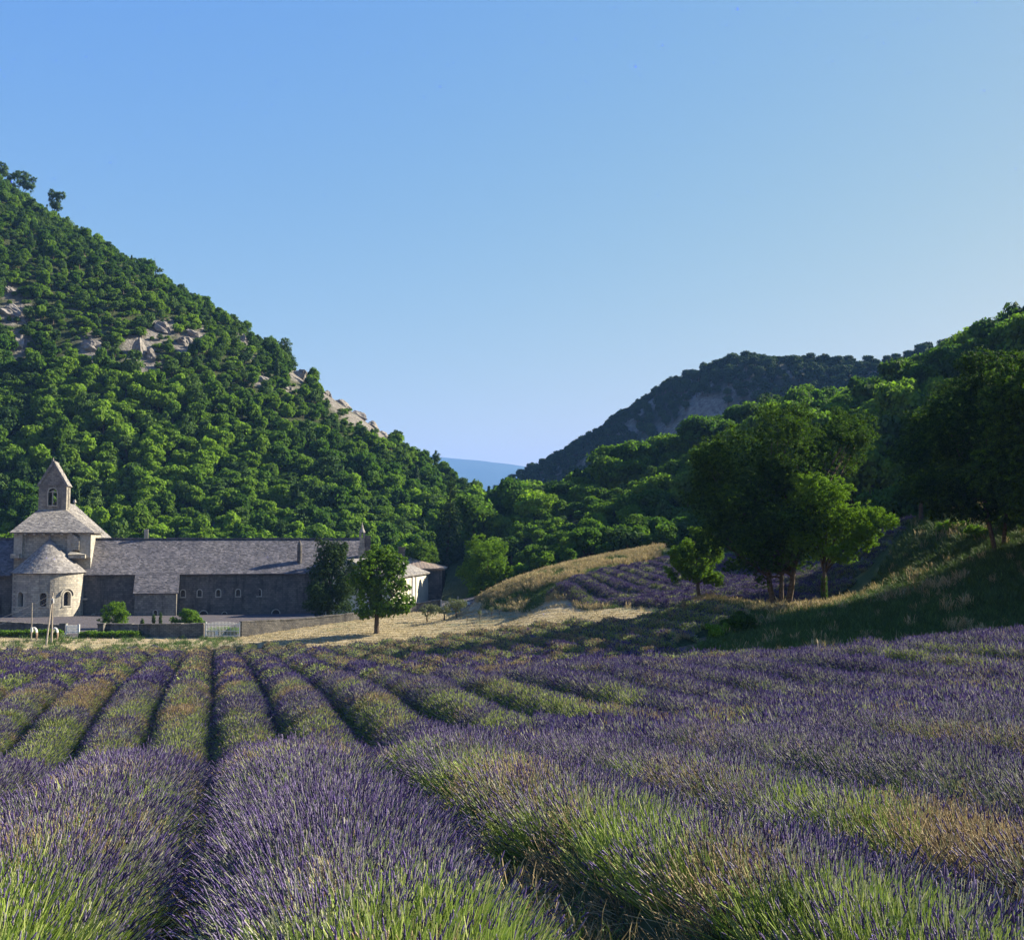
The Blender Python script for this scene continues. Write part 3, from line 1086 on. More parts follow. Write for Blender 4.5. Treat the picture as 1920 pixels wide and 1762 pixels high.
s0, s1 = S_at(-95), S_at(690)
ze = Z_at(420, 1071)
zr = Z_at(420, 1010, -5.2)
fd = Off(dorm)
upper = [dict(u=S_at(x), hw=0.27, sill=Z_at(x, 1118), spring=Z_at(x, 1109)) for x in (345, 376, 411, 448, 487)]
lower = [dict(u=S_at(x), hw=h, sill=Z_at(x, 1162), spring=Z_at(x, 1152)) for x, h in ((358, .22), (384, .5), (423, .3), (519, .5))]
small = dict(u=S_at(178), hw=0.2, sill=lower[0]['sill'], spring=lower[0]['spring'])
for o in upper: o['sill'], o['spring'] = upper[2]['sill'], upper[2]['spring']
for o in lower: o['sill'], o['spring'] = lower[1]['sill'], lower[1]['spring']
fr_d = lambda u, o, z: fd(AW(u, o, z))
mb = MB()
arcade(mb, fr_d, s0, s1, GZ - 1, ze, [[small] + lower, upper])
DB = -11.0
mb.quad(fr_d(s1, 0, GZ - 1), fr_d(s1, DB, GZ - 1), fr_d(s1, DB, ze), fr_d(s1, 0, ze))
mb.add([fr_d(s1, 0, ze), fr_d(s1, DB, ze), fr_d(s1, DB / 2, zr)], [(0, 1, 2)])
mb.quad(fr_d(s0, DB, GZ - 1), fr_d(s0, 0, GZ - 1), fr_d(s0, 0, ze), fr_d(s0, DB, ze))
mb.quad(fr_d(s1, DB, GZ - 1), fr_d(s0, DB, GZ - 1), fr_d(s0, DB, ze), fr_d(s1, DB, ze))
mb.build('wall', M['stone_dark'], dorm)
for o in [small] + lower + upper:
    window(dorm, fr_d, o, 0.4, 0.13 if o in upper or o['hw'] > .4 else 0.1, 0.03)
mb = MB()
E1 = 0.42
zl = ze + (zr - ze) * (-E1) / (-DB / 2)
slab(mb, fr_d(s0, E1, zl), fr_d(s1 + .2, E1, zl), fr_d(s1 + .2, DB / 2, zr), fr_d(s0, DB / 2, zr), 0.2)
slab(mb, fr_d(s0, DB - E1, zl), fr_d(s1 + .2, DB - E1, zl), fr_d(s1 + .2, DB / 2, zr), fr_d(s0, DB / 2, zr), 0.2)
shingled(mb, fr_d(s0, E1, zl), fr_d(s1 + .2, E1, zl), fr_d(s1 + .2, DB / 2, zr), fr_d(s0, DB / 2, zr), 0.34, 0.23, rr, 0.03)
roof = mb.build('roof', M['slate_dark'], dorm)
mb = MB()
s = s0
while s < s1:
    e = min(s1 + .2, s + rr.uniform(.7, 1.1))
    mb.box(s, e - .03, DB / 2 - .28, DB / 2 + .28, zr - .05, zr + rr.uniform(.10, .17), fr_d)
    s = e
mb.build('roof_ridge', M['slate_dark'], roof)
# blocked doorway and a ledge stone
mb = MB()
mb.box(S_at(524), S_at(541), -.02, .05, Z_at(532, 1097), Z_at(532, 1080), fr_d)
mb.build('blocked_opening', M['wall'], dorm)
mb = MB(); mb.box(S_at(470), S_at(487), -.02, .10, GZ - 1, ze - .25, fr_d)
mb.build('pilaster', M['stone_dark'], dorm)
# annex
ax0, ax1, ao = S_at(255, 2.6), S_at(333, 2.6), 2.6
za, zt = Z_at(295, 1110, ao), Z_at(295, 1073, 0.0)
slit = dict(u=S_at(294, ao), hw=.22, sill=Z_at(294, 1157, ao), spring=Z_at(294, 1147, ao))
an = MB()
fra = lambda u, o, z: fr_d(u, ao + o, z)
arcade(an, fra, ax0, ax1, GZ - 1, za, [[slit]])
for sx, fl in ((ax1, 1), (ax0, -1)):
    q = [fr_d(sx, ao, GZ - 1), fr_d(sx, 0, GZ - 1), fr_d(sx, 0, zt), fr_d(sx, ao, za)]
    an.add(q if fl > 0 else q[::-1], [(0, 1, 2, 3)])
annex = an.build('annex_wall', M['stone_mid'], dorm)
window(annex, fra, slit, .4, .1, .04)
mb = MB()
ex = .25; zx = za - (zt - za) * ex / ao
P4 = [fr_d(ax0 - .2, ao + ex, zx + .1), fr_d(ax1 + .25, ao + ex, zx + .1), fr_d(ax1 + .25, .02, zt + .1), fr_d(ax0 - .2, .02, zt + .1)]
slab(mb, *P4, .16); shingled(mb, *P4, .34, .23, rr, .03)
mb.build('annex_roof', M['slate_dark'], dorm)
# chimneys on the dormitory roof
def turret(px, py0, py1, o, w_px, name, lantern=False):
    sx = S_at(px, o); w = w_px / F * 150 / 2
    zb, ztop = Z_at(px, py1, o), Z_at(px, py0, o)
    mb = MB()
    h = ztop - zb
    n = 10
    if not lantern:
        pts = [fr_d(sx, o, zb - .8), fr_d(sx, o, zb + h * .78)]
        mb.tube(pts, w, n)
        mb.tube([fr_d(sx, o, zb + h * .5), fr_d(sx, o, zb + h * .54)], w * 1.12, n)
        mb.tube([fr_d(sx, o, zb + h * .781), fr_d(sx, o, zb + h)], [w * 1.12, .02], n)
        return mb.build(name, M['stone_dark'], dorm)
    mb.box(sx - w * 1.5, sx + w * 1.5, o - w * 1.5, o + w * 1.5, zb - 1, zb + h * .16, fr_d)
    mb.box(sx - w, sx + w, o - w, o + w, zb + h * .161, zb + h * .46, fr_d)
    for a, b in ((-1, -1), (-1, 1), (1, -1), (1, 1)):
        mb.box(sx + a * w * .8 - .13, sx + a * w * .8 + .13, o + b * w * .8 - .13, o + b * w * .8 + .13, zb + h * .461, zb + h * .66, fr_d)
    mb.tube([fr_d(sx, o, zb + h * .661), fr_d(sx, o, zb + h * .69), fr_d(sx, o, zb + h * .80), fr_d(sx, o, zb + h * .92), fr_d(sx, o, zb + h)], [w * 1.35, w * 1.3, w * .6, w * .25, .03], n)
    return mb.build(name, M['stone'], dorm)


turret(562, 1012, 1058, -1.4, 9, 'chimney')
turret(679, 979, 1036, -1.2, 9, 'lantern_chimney', True)
mb = MB(); mb.box(S_at(690) - .3, S_at(690) + .45, -2.6, -.6, ze - .5, Z_at(690, 1004, -2), fr_d)
mb.build('gable_parapet', M['stone_dark'], dorm)
mb = MB()
for x in (272, 276):
    mb.box(S_at(x, -5.2) - .12, S_at(x, -5.2) + .12, -5.4, -5.1, zr, Z_at(x, 992, -5.2), fr_d)
mb.build('ridge_finial', M['trim'], dorm)

# --- church: apse, crossing, bell tower, nave
ch = empty('abbey_church', AW(S_at(95), 0, GZ), 'stone abbey church with round apse and square gabled bell tower', 'church')
fc = Off(ch)
frc = lambda u, o, z: fc(AW(u, o, z))
xa = S_at(88.5, 2.0)
Ra = (S_at(155, 0.5) - S_at(22, 0.5)) / 2
zea = Z_at(88, 1074, Ra)
zb_ap = GZ - .6


def fr_ap(u, o, z):
    t = u / Ra
    return frc(xa + math.sin(t) * (Ra + o), math.cos(t) * (Ra + o), z)


def ap_u(px):
    best = min((abs(proj([AW(xa + math.sin(t) * Ra, math.cos(t) * Ra, -8)])[0][0] - px), t) for t in np.linspace(-1.5, 1.5, 601))
    return best[1] * Ra


wz0, wz1 = Z_at(90, 1137, Ra), Z_at(90, 1117, Ra)
aw = [dict(u=ap_u(x), hw=h, sill=wz0, spring=wz1) for x, h in ((38, .5), (80.5, .40), (126, .5))]
mb = MB()
arcade(mb, fr_ap, -Ra * 1.62, Ra * 1.62, zb_ap, zea, [aw], 0.55)
apse = mb.build('apse_wall', M['stone'], ch)
for i, o in enumerate(aw):
    window(apse, fr_ap, o, .55, .18, .03, True, hood=(i == 2))
mb = MB()
k = 26
ap_top = frc(xa, -.2, Z_at(87, 1009, 0))
for i in range(k):
    t0, t1 = -1.75 + 3.5 * i / k, -1.75 + 3.5 * (i + 1) / k
    a = fr_ap(t0 * Ra, .32, zea - .05); b = fr_ap(t1 * Ra, .32, zea - .05)
    A_, B_, T_ = Vector(a), Vector(b), Vector(ap_top)
    # gently bell-shaped eave
    m0, m1 = A_.lerp(T_, .5) - Vector((0, 0, .12)), B_.lerp(T_, .5) - Vector((0, 0, .12))
    shingled(mb, a, b, m1, m0, .34, .23, rr, .03)
    shingled(mb, m0, m1, B_.lerp(T_, .985), A_.lerp(T_, .985), .34, .23, rr, .03)
    mb.quad(a, b, m1, m0); mb.add([m0, m1, T_], [(0, 1, 2)])
    c = fr_ap(t0 * Ra, -.1, zea - .2); d = fr_ap(t1 * Ra, -.1, zea - .2)
    mb.quad(c, d, b, a)
tip = Vector(ap_top)
mb.tube([tip - Vector((0, 0, .3)), tip + Vector((0, 0, .45))], [.22, .05], 6)
mb.build('apse_roof', M['slate'], ch)
mb = MB()
mb.box(S_at(153, 2.0), S_at(167, .3), -.02, .9, Z_at(158, 1124), Z_at(158, 1121), frc)
mb.build('stone_ledge', M['trim'], ch)
# crossing block
co = -0.6
c0, c1 = S_at(27, co), S_at(171, co)
cb = co - 10.5
zc = Z_at(98, 998, co)
mb = MB()
mb.box(c0, c1, cb, co, GZ - 1, zc, frc)
crossing = mb.build('crossing_wall', M['stone'], ch)
mb = MB()
for x0, x1 in ((27, 43), (127, 138), (150, 171)):
    mb = MB()
    mb.box(S_at(x0, co), S_at(x1, co), co + .003, co + .35, Z_at(100, 1046, co), zc - .02, frc)
    mb.build('pilaster', M['trim'], crossing)
for i in range(9):
    mb = MB()
    u = c0 + .25 + (c1 - c0 - .5) * i / 8
    mb.box(u - .16, u + .16, co + .36, co + .62, zc - .36, zc - .03, frc)
    mb.build('corbel', M['trim'], crossing)
# small gabled niche on the right, deep slot on the left
mb = MB()
nx0, nx1 = S_at(138, co), S_at(150, co)
nz0, nz1 = Z_at(144, 1031, co), Z_at(144, 1009, co)
mb.hexa([frc(nx0, co + .003, nz0), frc(nx1, co + .003, nz0), frc(nx1, co + .8, nz0), frc(nx0, co + .8, nz0),
         frc(nx0, co + .003, nz1 + .5), frc(nx1, co + .003, nz1), frc(nx1, co + .8, nz1), frc(nx0, co + .8, nz1 + .5)])
mb.build('niche', M['stone'], crossing)
mb = MB()
mb.box(S_at(132, co), S_at(163, co), co + .36, co + 1.5, Z_at(150, 1046, co), Z_at(150, 1039, co), frc)
mb.hexa([frc(S_at(131, co), co + .36, Z_at(150, 1039, co)), frc(S_at(164, co), co + .36, Z_at(150, 1039, co)), frc(S_at(164, co), co + 1.6, Z_at(150, 1039, co)), frc(S_at(131, co), co + 1.6, Z_at(150, 1039, co)),
         frc(S_at(134, co), co + .36, Z_at(150, 1034, co)), frc(S_at(150, co), co + .36, Z_at(150, 1036, co)), frc(S_at(150, co), co + .9, Z_at(150, 1036, co)), frc(S_at(134, co), co + .9, Z_at(150, 1034, co))])
mb.build('buttress_ledge', M['stone'], crossing)
mb = MB()
mb.box(S_at(24, co), S_at(40, co), co + .36, co + 1.3, Z_at(32, 1046, co), Z_at(32, 1038, co), frc)
mb.build('buttress_ledge', M['stone'], crossing)
# tower
to = -4.3
t0, t1 = S_at(70, to), S_at(122.5, to)
tw = t1 - t0
tb = to - tw * 1.02
zt0, zt1, ztop = Z_at(96, 957, to) - 1.2, Z_at(96, 907, to), Z_at(98, 863, to)
xm = (t0 + t1) / 2
# pyramid roof of the crossing up to the tower's foot
mb = MB()
ev = .45
zk = Z_at(96, 956, to)
eb = [frc(c0 - ev, co + ev + .35, zc), frc(c1 + ev, co + ev + .35, zc), frc(c1 + ev, cb - ev, zc), frc(c0 - ev, cb - ev, zc)]
tt = [frc(t0, to, zk), frc(t1, to, zk), frc(t1, tb, zk), frc(t0, tb, zk)]
for i in range(4):
    j = (i + 1) % 4
    slab(mb, eb[i], eb[j], tt[j], tt[i], .18)
    shingled(mb, eb[i], eb[j], tt[j], tt[i], .34, .23, rr, .03)
mb.build('crossing_roof', M['slate'], ch)
biz0, biz1 = Z_at(96, 947, to), Z_at(96, 923, to)
mb = MB()
big = dict(u=xm, hw=.56, sill=biz0, spring=biz1)
tw_o = []


def side(kind):
    if kind == 'front': return lambda u, o, z: frc(u, to + o, z)
    if kind == 'back': return lambda u, o, z: frc(t1 + t0 - u, tb - o, z)
    if kind == 'right': return lambda u, o, z: frc(t1 + o, to - (u - t0) / tw * (to - tb), z)
    return lambda u, o, z: frc(t0 - o, tb + (u - t0) / tw * (to - tb), z)


for kd in ('front', 'back', 'right', 'left'):
    o = dict(big) if kd in ('front', 'back') else dict(u=xm, hw=.34, sill=biz0 - .3, spring=biz1 + .5)
    f = side(kd)
    arcade(mb, f, t0, t1, zt0, zt1, [[o]])
    tw_o.append((f, o, kd))
for zz in (zt1 - .22,):
    mb.box(t0 - .08, t1 + .08, tb - .08, to + .08, zz, zz + .18, frc)
mb.add([frc(t0, to, zt1), frc(t1, to, zt1), frc(xm, to, ztop - .25)], [(0, 1, 2)])
mb.add([frc(t1, tb, zt1), frc(t0, tb, zt1), frc(xm, tb, ztop - .25)], [(0, 1, 2)])
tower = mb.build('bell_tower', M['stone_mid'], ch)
for f, o, kd in tw_o:
    window(tower, f, o, .5, .12, .03, pane=False)
mb = MB()
mb.tube([frc(xm, to - .25, biz0), frc(xm, to - .25, biz1)], .09, 7)
mb.box(xm - .56, xm + .56, to - .4, to - .12, biz1, biz1 + .12, frc)
mb.box(xm - .15, xm + .15, to - .4, to - .12, biz1 + .12, biz1 + .3, frc)
mb.build('window_column', M['trim'], tower)
mb = MB()
oh = .18
pk = ztop
for sx, sg in ((t1 + .22, 1), (t0 - .22, -1)):
    a, b = frc(sx, to + oh, zt1 - .28), frc(sx, tb - oh, zt1 - .28)
    c, d = frc(xm, tb - oh, pk), frc(xm, to + oh, pk)
    q = (a, b, c, d) if sg > 0 else (b, a, d, c)
    slab(mb, *q, .26); shingled(mb, *q, .34, .23, rr, .03)
mb.tube([frc(xm, to + .1, pk - .1), frc(xm, to + .1, pk + .35)], [.14, .05], 6)
mb.build('tower_roof', M['slate'], ch)
# nave behind
nl = 21.0
zn, zne = Z_at(100, 947, to) * 1.0, None
n_back = to - nl
znr = zray(137, 946) * AW(xm, n_back, 0)[1]
hwn = 6.0
zne = znr - 5.6
mb = MB()
mb.box(xm - hwn, xm + hwn, n_back, cb + .01, GZ - 1, zne, frc)
for o in (n_back,):
    mb.add([frc(xm - hwn, o, zne), frc(xm + hwn, o, zne), frc(xm, o, znr - .1)], [(0, 1, 2)])
nave = mb.build('nave_wall', M['stone'], ch)
mb = MB()
for sg in (1, -1):
    a, b = frc(xm + sg * (hwn + .45), tb, zne - .42), frc(xm + sg * (hwn + .45), n_back - .3, zne - .42)
    c, d = frc(xm, n_back - .3, znr), frc(xm, tb, znr)
    q = (a, b, c, d) if sg > 0 else (b, a, d, c)
    slab(mb, *q, .2); shingled(mb, *q, .4, .25, rr, .03)
mb.build('nave_roof', M['slate'], ch)
mb = MB()
pz = frc(xm, n_back - .1, znr)
mb.tube([Vector(pz), Vector(pz) + Vector((0, 0, .35)), Vector(pz) + Vector((0, 0, .36)), Vector(pz) + Vector((0, 0, .8))], [.15, .1, .3, .12], 7)
mb.build('roof_finial', M['stone'], ch)

# --- house at the right end of the abbey
hp = at(770, 1140, 150); hp.z = GZ
house = empty('end_house', hp, 'cream walled house with tiled roof at the right end of the abbey', 'house')
fh = Off(house)
A0 = at(733, 1090, 146); A1 = at(803, 1064, 168)         # lit side wall, near and far eave ends
zA0, zA1 = A0.z, A1.z
dirA = Vector((A1.x - A0.x, A1.y - A0.y, 0)); LA = dirA.length; dirA.normalize()
nA = Vector((dirA.y, -dirA.x, 0))                        # out of the lit wall


def fA(u, o, z):
    p = Vector((A0.x, A0.y, 0)) + dirA * u + nA * o
    return fh((p.x, p.y, z))


zW = (zA0 + zA1) / 2
mb = MB()
arcade(mb, fA, 0, LA, GZ - 1, zW, [])
mb.quad(fA(0, -9, GZ - 1), fA(0, 0, GZ - 1), fA(0, 0, zW), fA(0, -9, zW + 2.4))
mb.quad(fA(LA, -9, GZ - 1), fA(0, -9, GZ - 1), fA(0, -9, zW + 2.4), fA(LA, -9, zW + 2.4))
lit = mb.build('wall', M['plaster'], house)
mb = MB()
mb.box(LA * .52, LA * .55, .003, .16, GZ - .5, zW - .1, fA)
mb.tube([fA(LA * .62, .1, GZ), fA(LA * .62, .1, zW - .2), fA(LA * .75, .25, zW - .05)], .08, 6)
mb.build('downpipe', M['cable'], house)
mb = MB()
for i, u in enumerate((.12, .30, .47)):
    mb = MB()
    mb.box(LA * u, LA * u + .12, .003, .07, GZ, zW - .6 - i * .1, fA)
    mb.build('wall_joint', M['trim'], house)
mb = MB()
q = [fA(-.3, .45, zW - .1), fA(LA + .1, .45, zW - .1), fA(LA + .1, -6, zW + 2.3), fA(-.3, -6, zW + 2.3)]
slab(mb, *q, .18); shingled(mb, *q, .4, .25, rr, .03)
mb.build('lean_to_roof', M['slate'], house)
# rear block with tiled roof
Bp0, Bp1 = at(797, 1066, 168.2), at(829, 1066, 168.2)
wB = Bp1.x - Bp0.x
xB0 = at(735, 1066, 168.2).x


def fB(x, o, z): return fh((x, 168.2 - o, z))


zB = Bp1.z - .05
mb = MB()
mb.box(xB0, Bp1.x, -7.5, 0, GZ - 1, zB, fB)
back = mb.build('rear_wall', M['stone_dark'], house)
mb = MB()
zR = at(745, 1038, 172).z
xr = at(741, 1040, 172).x
ridge_l, ridge_r = fB(xB0 - 1, -3.7, zR), fB(xr, -3.7, zR)
e0, e1, e2, e3 = fB(xB0 - 1, .4, zB), fB(Bp1.x + .35, .4, zB), fB(Bp1.x + .35, -7.9, zB), fB(xB0 - 1, -7.9, zB)
slab(mb, e0, e1, ridge_r, ridge_l, .15)
slab(mb, e2, e3, ridge_l, ridge_r, .15)
mb.hexa([Vector(e1) - Vector((0, 0, .15)), Vector(e2) - Vector((0, 0, .15)), Vector(ridge_r) - Vector((0, 0, .16)), Vector(ridge_r) - Vector((0, 0, .15)), e1, e2, Vector(ridge_r), Vector(ridge_r) + Vector((0, 0, .01))])
troof = mb.build('tiled_roof', M['tile'], house)
# rows of barrel tiles running down the front slope and the hip
mb = MB()
E0, E1_, RL, RR_ = Vector(e0), Vector(e1), Vector(ridge_l), Vector(ridge_r)
nt_ = 44
for i in range(nt_):
    f = (i + .5) / nt_
    a = E0.lerp(E1_, f) + Vector((0, -.05, .06))
    # run straight up the slope until the ridge or the hip line
    wdt = (E1_.x - E0.x)
    up = Vector((0, RL.y - E0.y, RL.z - E0.z))
    x = a.x
    k_ = 1.0 if x <= RR_.x else max(0.02, (E1_.x - x) / (E1_.x - RR_.x))
    mb.tube([a, a + up * k_], [.10, .085], 6)
for i in range(14):
    f = (i + .5) / 14
    a = E1_.lerp(Vector(e2), f) + Vector((.03, 0, .06))
    k_ = 1 - abs(f - .5) * 2
    mb.tube([a, a + Vector((RR_.x - E1_.x, 0, RR_.z - E1_.z)) * max(.03, k_)], [.10, .085], 6)
bt = mb.build('barrel_tiles', M['tile'], troof)
tag(bt, kind='stuff')
mb = MB()
cx = at(753, 1040, 170).x
mb.box(cx - .5, cx + .5, -2.6, -1.7, zB, at(753, 1027, 170).z, fB)
mb.box(cx - .62, cx + .62, -2.72, -1.58, at(753, 1027, 170).z, at(753, 1025, 170).z, fB)
mb.build('chimney', M['stone_dark'], house)

# ------------------------------------------------------------------ walls, gates, fences
def field_wall(label, stops, top, th=0.5, step=2.2, group=None):
    """dry stone wall: core plus capping stones, following the ground; stops = (photo x, distance), top = (photo y of top at each stop)"""
    w = empty('stone_wall', (0, 0, 0), label, 'stone wall', group)
    P = []
    for (px, d), py in zip(stops, top):
        a = at(px, py, d); P.append(a)
    core, caps = MB(), MB()
    loc = Vector((P[0].x, P[0].y, g1(P[0].x, P[0].y)))
    w.location = loc
    rnd = random.Random(int(stops[0][0]) + 1000)
    pts = []
    for a, b in zip(P[:-1], P[1:]):
        n = max(1, int((b - a).length / step))
        pts += [a.lerp(b, i / n) for i in range(n)]
    pts.append(P[-1])
    for a, b in zip(pts[:-1], pts[1:]):
        d = Vector((b.x - a.x, b.y - a.y, 0)).normalized(); nn = Vector((-d.y, d.x, 0)) * th / 2
        za, zb = g1(a.x, a.y) - .4, g1(b.x, b.y) - .4
        A, Bv = Vector((a.x, a.y, 0)) - loc, Vector((b.x, b.y, 0)) - loc
        A.z = Bv.z = 0
        core.hexa([A - nn + Vector((0, 0, za - loc.z)), Bv - nn + Vector((0, 0, zb - loc.z)), Bv + nn + Vector((0, 0, zb - loc.z)), A + nn + Vector((0, 0, za - loc.z)),
                   A - nn + Vector((0, 0, a.z - loc.z)), Bv - nn + Vector((0, 0, b.z - loc.z)), Bv + nn + Vector((0, 0, b.z - loc.z)), A + nn + Vector((0, 0, a.z - loc.z))])
        L = (b - a).length; k = max(1, int(L / .6)); f0 = 0.0
        for i in range(k):
            f1 = (i + 1) / k - .012
            h = rnd.uniform(.07, .14)
            p, q = A.lerp(Bv, f0), A.lerp(Bv, f1)
            z0 = a.z + (b.z - a.z) * f0 - loc.z + .003; z1 = a.z + (b.z - a.z) * f1 - loc.z + .003
            n2 = nn * rnd.uniform(1.05, 1.25)
            caps.hexa([p - n2 + Vector((0, 0, z0)), q - n2 + Vector((0, 0, z1)), q + n2 + Vector((0, 0, z1)), p + n2 + Vector((0, 0, z0)),
                       p - n2 + Vector((0, 0, z0 + h)), q - n2 + Vector((0, 0, z1 + h)), q + n2 + Vector((0, 0, z1 + h)), p + n2 + Vector((0, 0, z0 + h))])
            f0 = (i + 1) / k
    core.build('wall_core', M['wall'], w)
    caps.build('capping', M['wall'], w)
    return w


field_wall('long low stone wall climbing from the white gate to the cream house', [(451, 111), (560, 115.5), (690, 121.5), (770, 127.5), (826, 129.5)], [1166, 1161, 1148, 1133, 1125])
field_wall('dark low stone wall between the hedge and the white iron gate', [(262, 112.2), (384, 111)], [1171, 1170])
field_wall('low stone wall behind the hedge below two courtyard bushes', [(190, 117), (262, 116)], [1171, 1171])
field_wall('low stone wall at the left edge below the apse', [(-120, 116), (0, 117), (118, 118)], [1163, 1166, 1173])
field_wall('stone retaining wall under the grassy bank beside the iron fence', [(893, 126.5), (905, 123), (935, 117)], [1119, 1118, 1121], group=None)


def pillar(label, px, d, y0, y1, w):
    a = at(px, y1, d); z0 = g1(a.x, a.y) - .3; z1 = at(px, y0, d).z
    mb = MB()
    mb.box(-w, w, -w, w, 0, z1 - z0 - .14); mb.box(-w - .06, w + .06, -w - .06, w + .06, z1 - z0 - .137, z1 - z0)
    o = mb.build('stone_pillar', M['wall'])
    o.location = (a.x, a.y, z0)
    return tag(o, label, 'pillar')


pillar('dark stone gate pillar left of the small white gate', 118.5, 115.5, 1168, 1202, .28)
pillar('short stone pillar at the left end of the wall below the courtyard bush', 190, 116, 1168, 1186, .3)


def bar_gate(name, label, cat, x0, x1, d0, d1, ytop, ybot, n, mat, thick=.022, arch=False, panel=False, posts=True, group=None):
    a = at(x0, ybot, d0); b = at(x1, ybot, d1)
    za = g1(a.x, a.y)
    loc = Vector((a.x, a.y, za))
    w = empty(name, loc, label, cat, group)
    ht = at(x0, ytop, d0).z - za
    hb = max(0.08, a.z - za)
    b.z = g1(b.x, b.y)
    V = Vector((b.x - a.x, b.y - a.y, 0)); L = V.length; V.normalize()
    slope = (at(x1, ytop, d1).z - at(x0, ytop, d0).z) / L
    bar = MB(); bar.box(-thick, thick, -thick, thick, 0, 1)
    first = None
    for i in range(n):
        f = (i + .5) / n
        top = ht + slope * L * f + (.18 * math.sin(math.pi * f) if arch else 0)
        if first is None:
            first = bar.build('bar', mat, w)
            o = first
        else:
            o = bpy.data.objects.new('bar', first.data); link(o, w)
        o.location = V * (L * f) + Vector((0, 0, hb + slope * L * f))
        o.scale = (1, 1, top - hb - slope * L * f)
    mb = MB()
    nn = Vector((-V.y, V.x, 0)) * .03
    for z in (hb + .12, ht - .14) + ((hb + (ht - hb) * .42,) if arch else ()):
        p0, p1 = Vector((0, 0, z)), V * L + Vector((0, 0, z + slope * L))
        t = Vector((0, 0, .045))
        mb.hexa([p0 - nn, p1 - nn, p1 + nn, p0 + nn, p0 - nn + t, p1 - nn + t, p1 + nn + t, p0 + nn + t])
    mb.build('rail', mat, w)
    if posts:
        for f in (0, 1):
            mb = MB(); mb.box(-.06, .06, -.06, .06, -.2, ht + .1 + slope * L * f)
            o = mb.build('post', mat, w); o.location = V * (L * f)
    return w


gate = bar_gate('iron_gate', 'wide white barred iron gate at the end of the lavender rows', 'gate', 386, 449, 110.8, 110.8, 1168, 1194, 24, M['white'], .017, arch=True)
mb = MB()
mb.box(.95, 1.25, -.09, -.06, .3, .75)
mb.build('notice_plate', M['white'], gate)
bar_gate('slatted_gate', 'small white slatted gate behind the hedge', 'gate', 124, 148, 114, 114, 1172, 1190, 11, M['white'], .032)
fence = bar_gate('iron_fence', 'pale iron railing fence behind the olive trees', 'fence', 827, 889, 128, 126.5, 1126, 1148, 30, M['cable'], .018)
mb = MB(); mb.box(3.0, 3.35, -.4, -.36, .85, 1.15)
mb.build('sign_plate', M['white'], fence)
mb = MB(); mb.box(1.93, 1.99, -.25, -.2, -.1, 1.75)
mb.build('fence_post', M['cable'], fence)

# ------------------------------------------------------------------ poles and cables
def pole(label, px, d, y0, y1, r, brace=None):
    a = at(px, y1, d); a.z = g1(a.x, a.y)
    top = at(px, y0, d).z - a.z
    t = empty('utility_pole', a, label, 'pole')
    mb = MB(); mb.tube([(0, 0, -.4), (0, 0, top)], [r * 1.2, r * .8], 8)
    mb.build('shaft', M['wood_pole'], t)
    if brace:
        b = at(brace, y1 + 2, d - 1.2); b.z = g1(b.x, b.y)
        mb = MB(); mb.tube([b - a - Vector((0, 0, .3)), Vector((-.02, -.05, top * .93))], [r * 1.05, r * .7], 8)
        mb.build('brace', M['wood_pole'], t)
        mb = MB()
        mb.box(-.06, .18, -.20, -.12, top * .86, top * .89); mb.box(.11, .20, -.22, -.12, top * .80, top * .87)
        mb.build('bracket', M['white'], t)
    else:
        mb = MB(); mb.box(-.02, .16, -.16, -.06, .9, 1.35); mb.build('meter_box', M['white'], t)
    return t, a + Vector((0, 0, top))


_, P1 = pole('tall grey wooden pole with a slanting brace carrying two cables', 96.5, 106.5, 1111, 1203, .095, 86)
_, P2 = pole('thin grey pole left of the braced pole with a small white box', 58.5, 108, 1130, 1200, .055)
for i, (y_end, dz) in enumerate(((1148, 0.0), (1156.5, -.5))):
    e = at(0, y_end, 112)
    e2 = P1 + Vector((0, 0, dz)) + (e - P1 - Vector((0, 0, dz))) * 1.9
    pts = []
    for k in range(15):
        f = k / 14
        p = (P1 + Vector((0, 0, dz - .1))).lerp(e2, f)
        p.z -= 4 * f * (1 - f) * (.55 + .15 * i) * 1.0
        pts.append(p - P1)
    mb = MB(); mb.tube(pts, .02, 5)
    o = mb.build('cable', M['cable']); o.location = P1
    tag(o, ('upper' if i == 0 else 'lower') + ' sagging grey cable running left from the braced pole', 'cable')


# ------------------------------------------------------------------ rocks on the left hill
def hit_h(h, px, py, d0, d1):
    d = np.linspace(d0, d1, 900)
    x, z = tray(px, py) * d, zray(px, py) * d
    g = h(x, d)
    w = np.nonzero(z < g)[0]
    return None if len(w) == 0 else (x[w[0]], d[w[0]], g[w[0]])


def rock_mesh(seed, sx, sy, sz, rough=.28, sub=4):
    bm = bmesh.new()
    bmesh.ops.create_icosphere(bm, subdivisions=sub, radius=1)
    r = random.Random(seed)
    planes = [(Vector((r.gauss(0, 1), r.gauss(0, 1), r.gauss(0, .7))).normalized(), r.uniform(.48, .85)) for _ in range(16)]
    ox = r.uniform(0, 50)
    for v in bm.verts:
        p = v.co.copy()
        for n, k in planes:
            q = p.dot(n)
            if q > k: p -= n * (q - k)
        f = float(fbm(np.array([p.x * 2.2 + ox]), np.array([p.y * 2.2 + p.z * 1.7]), seed, 3)[0]) - .5
        g = float(fbm(np.array([p.x * 1.1 + p.y * .8 + ox]), np.array([p.z * 6.5 + p.x * 1.2]), seed + 9, 3)[0]) - .5
        p *= 1 + f * rough * 2.4 + g * .34
        v.co = Vector((p.x * sx, p.y * sy, p.z * sz))
    me = bpy.data.meshes.new('rock_outcrop')
    bm.to_mesh(me); bm.free()
    me.materials.append(M['rock'])
    return me


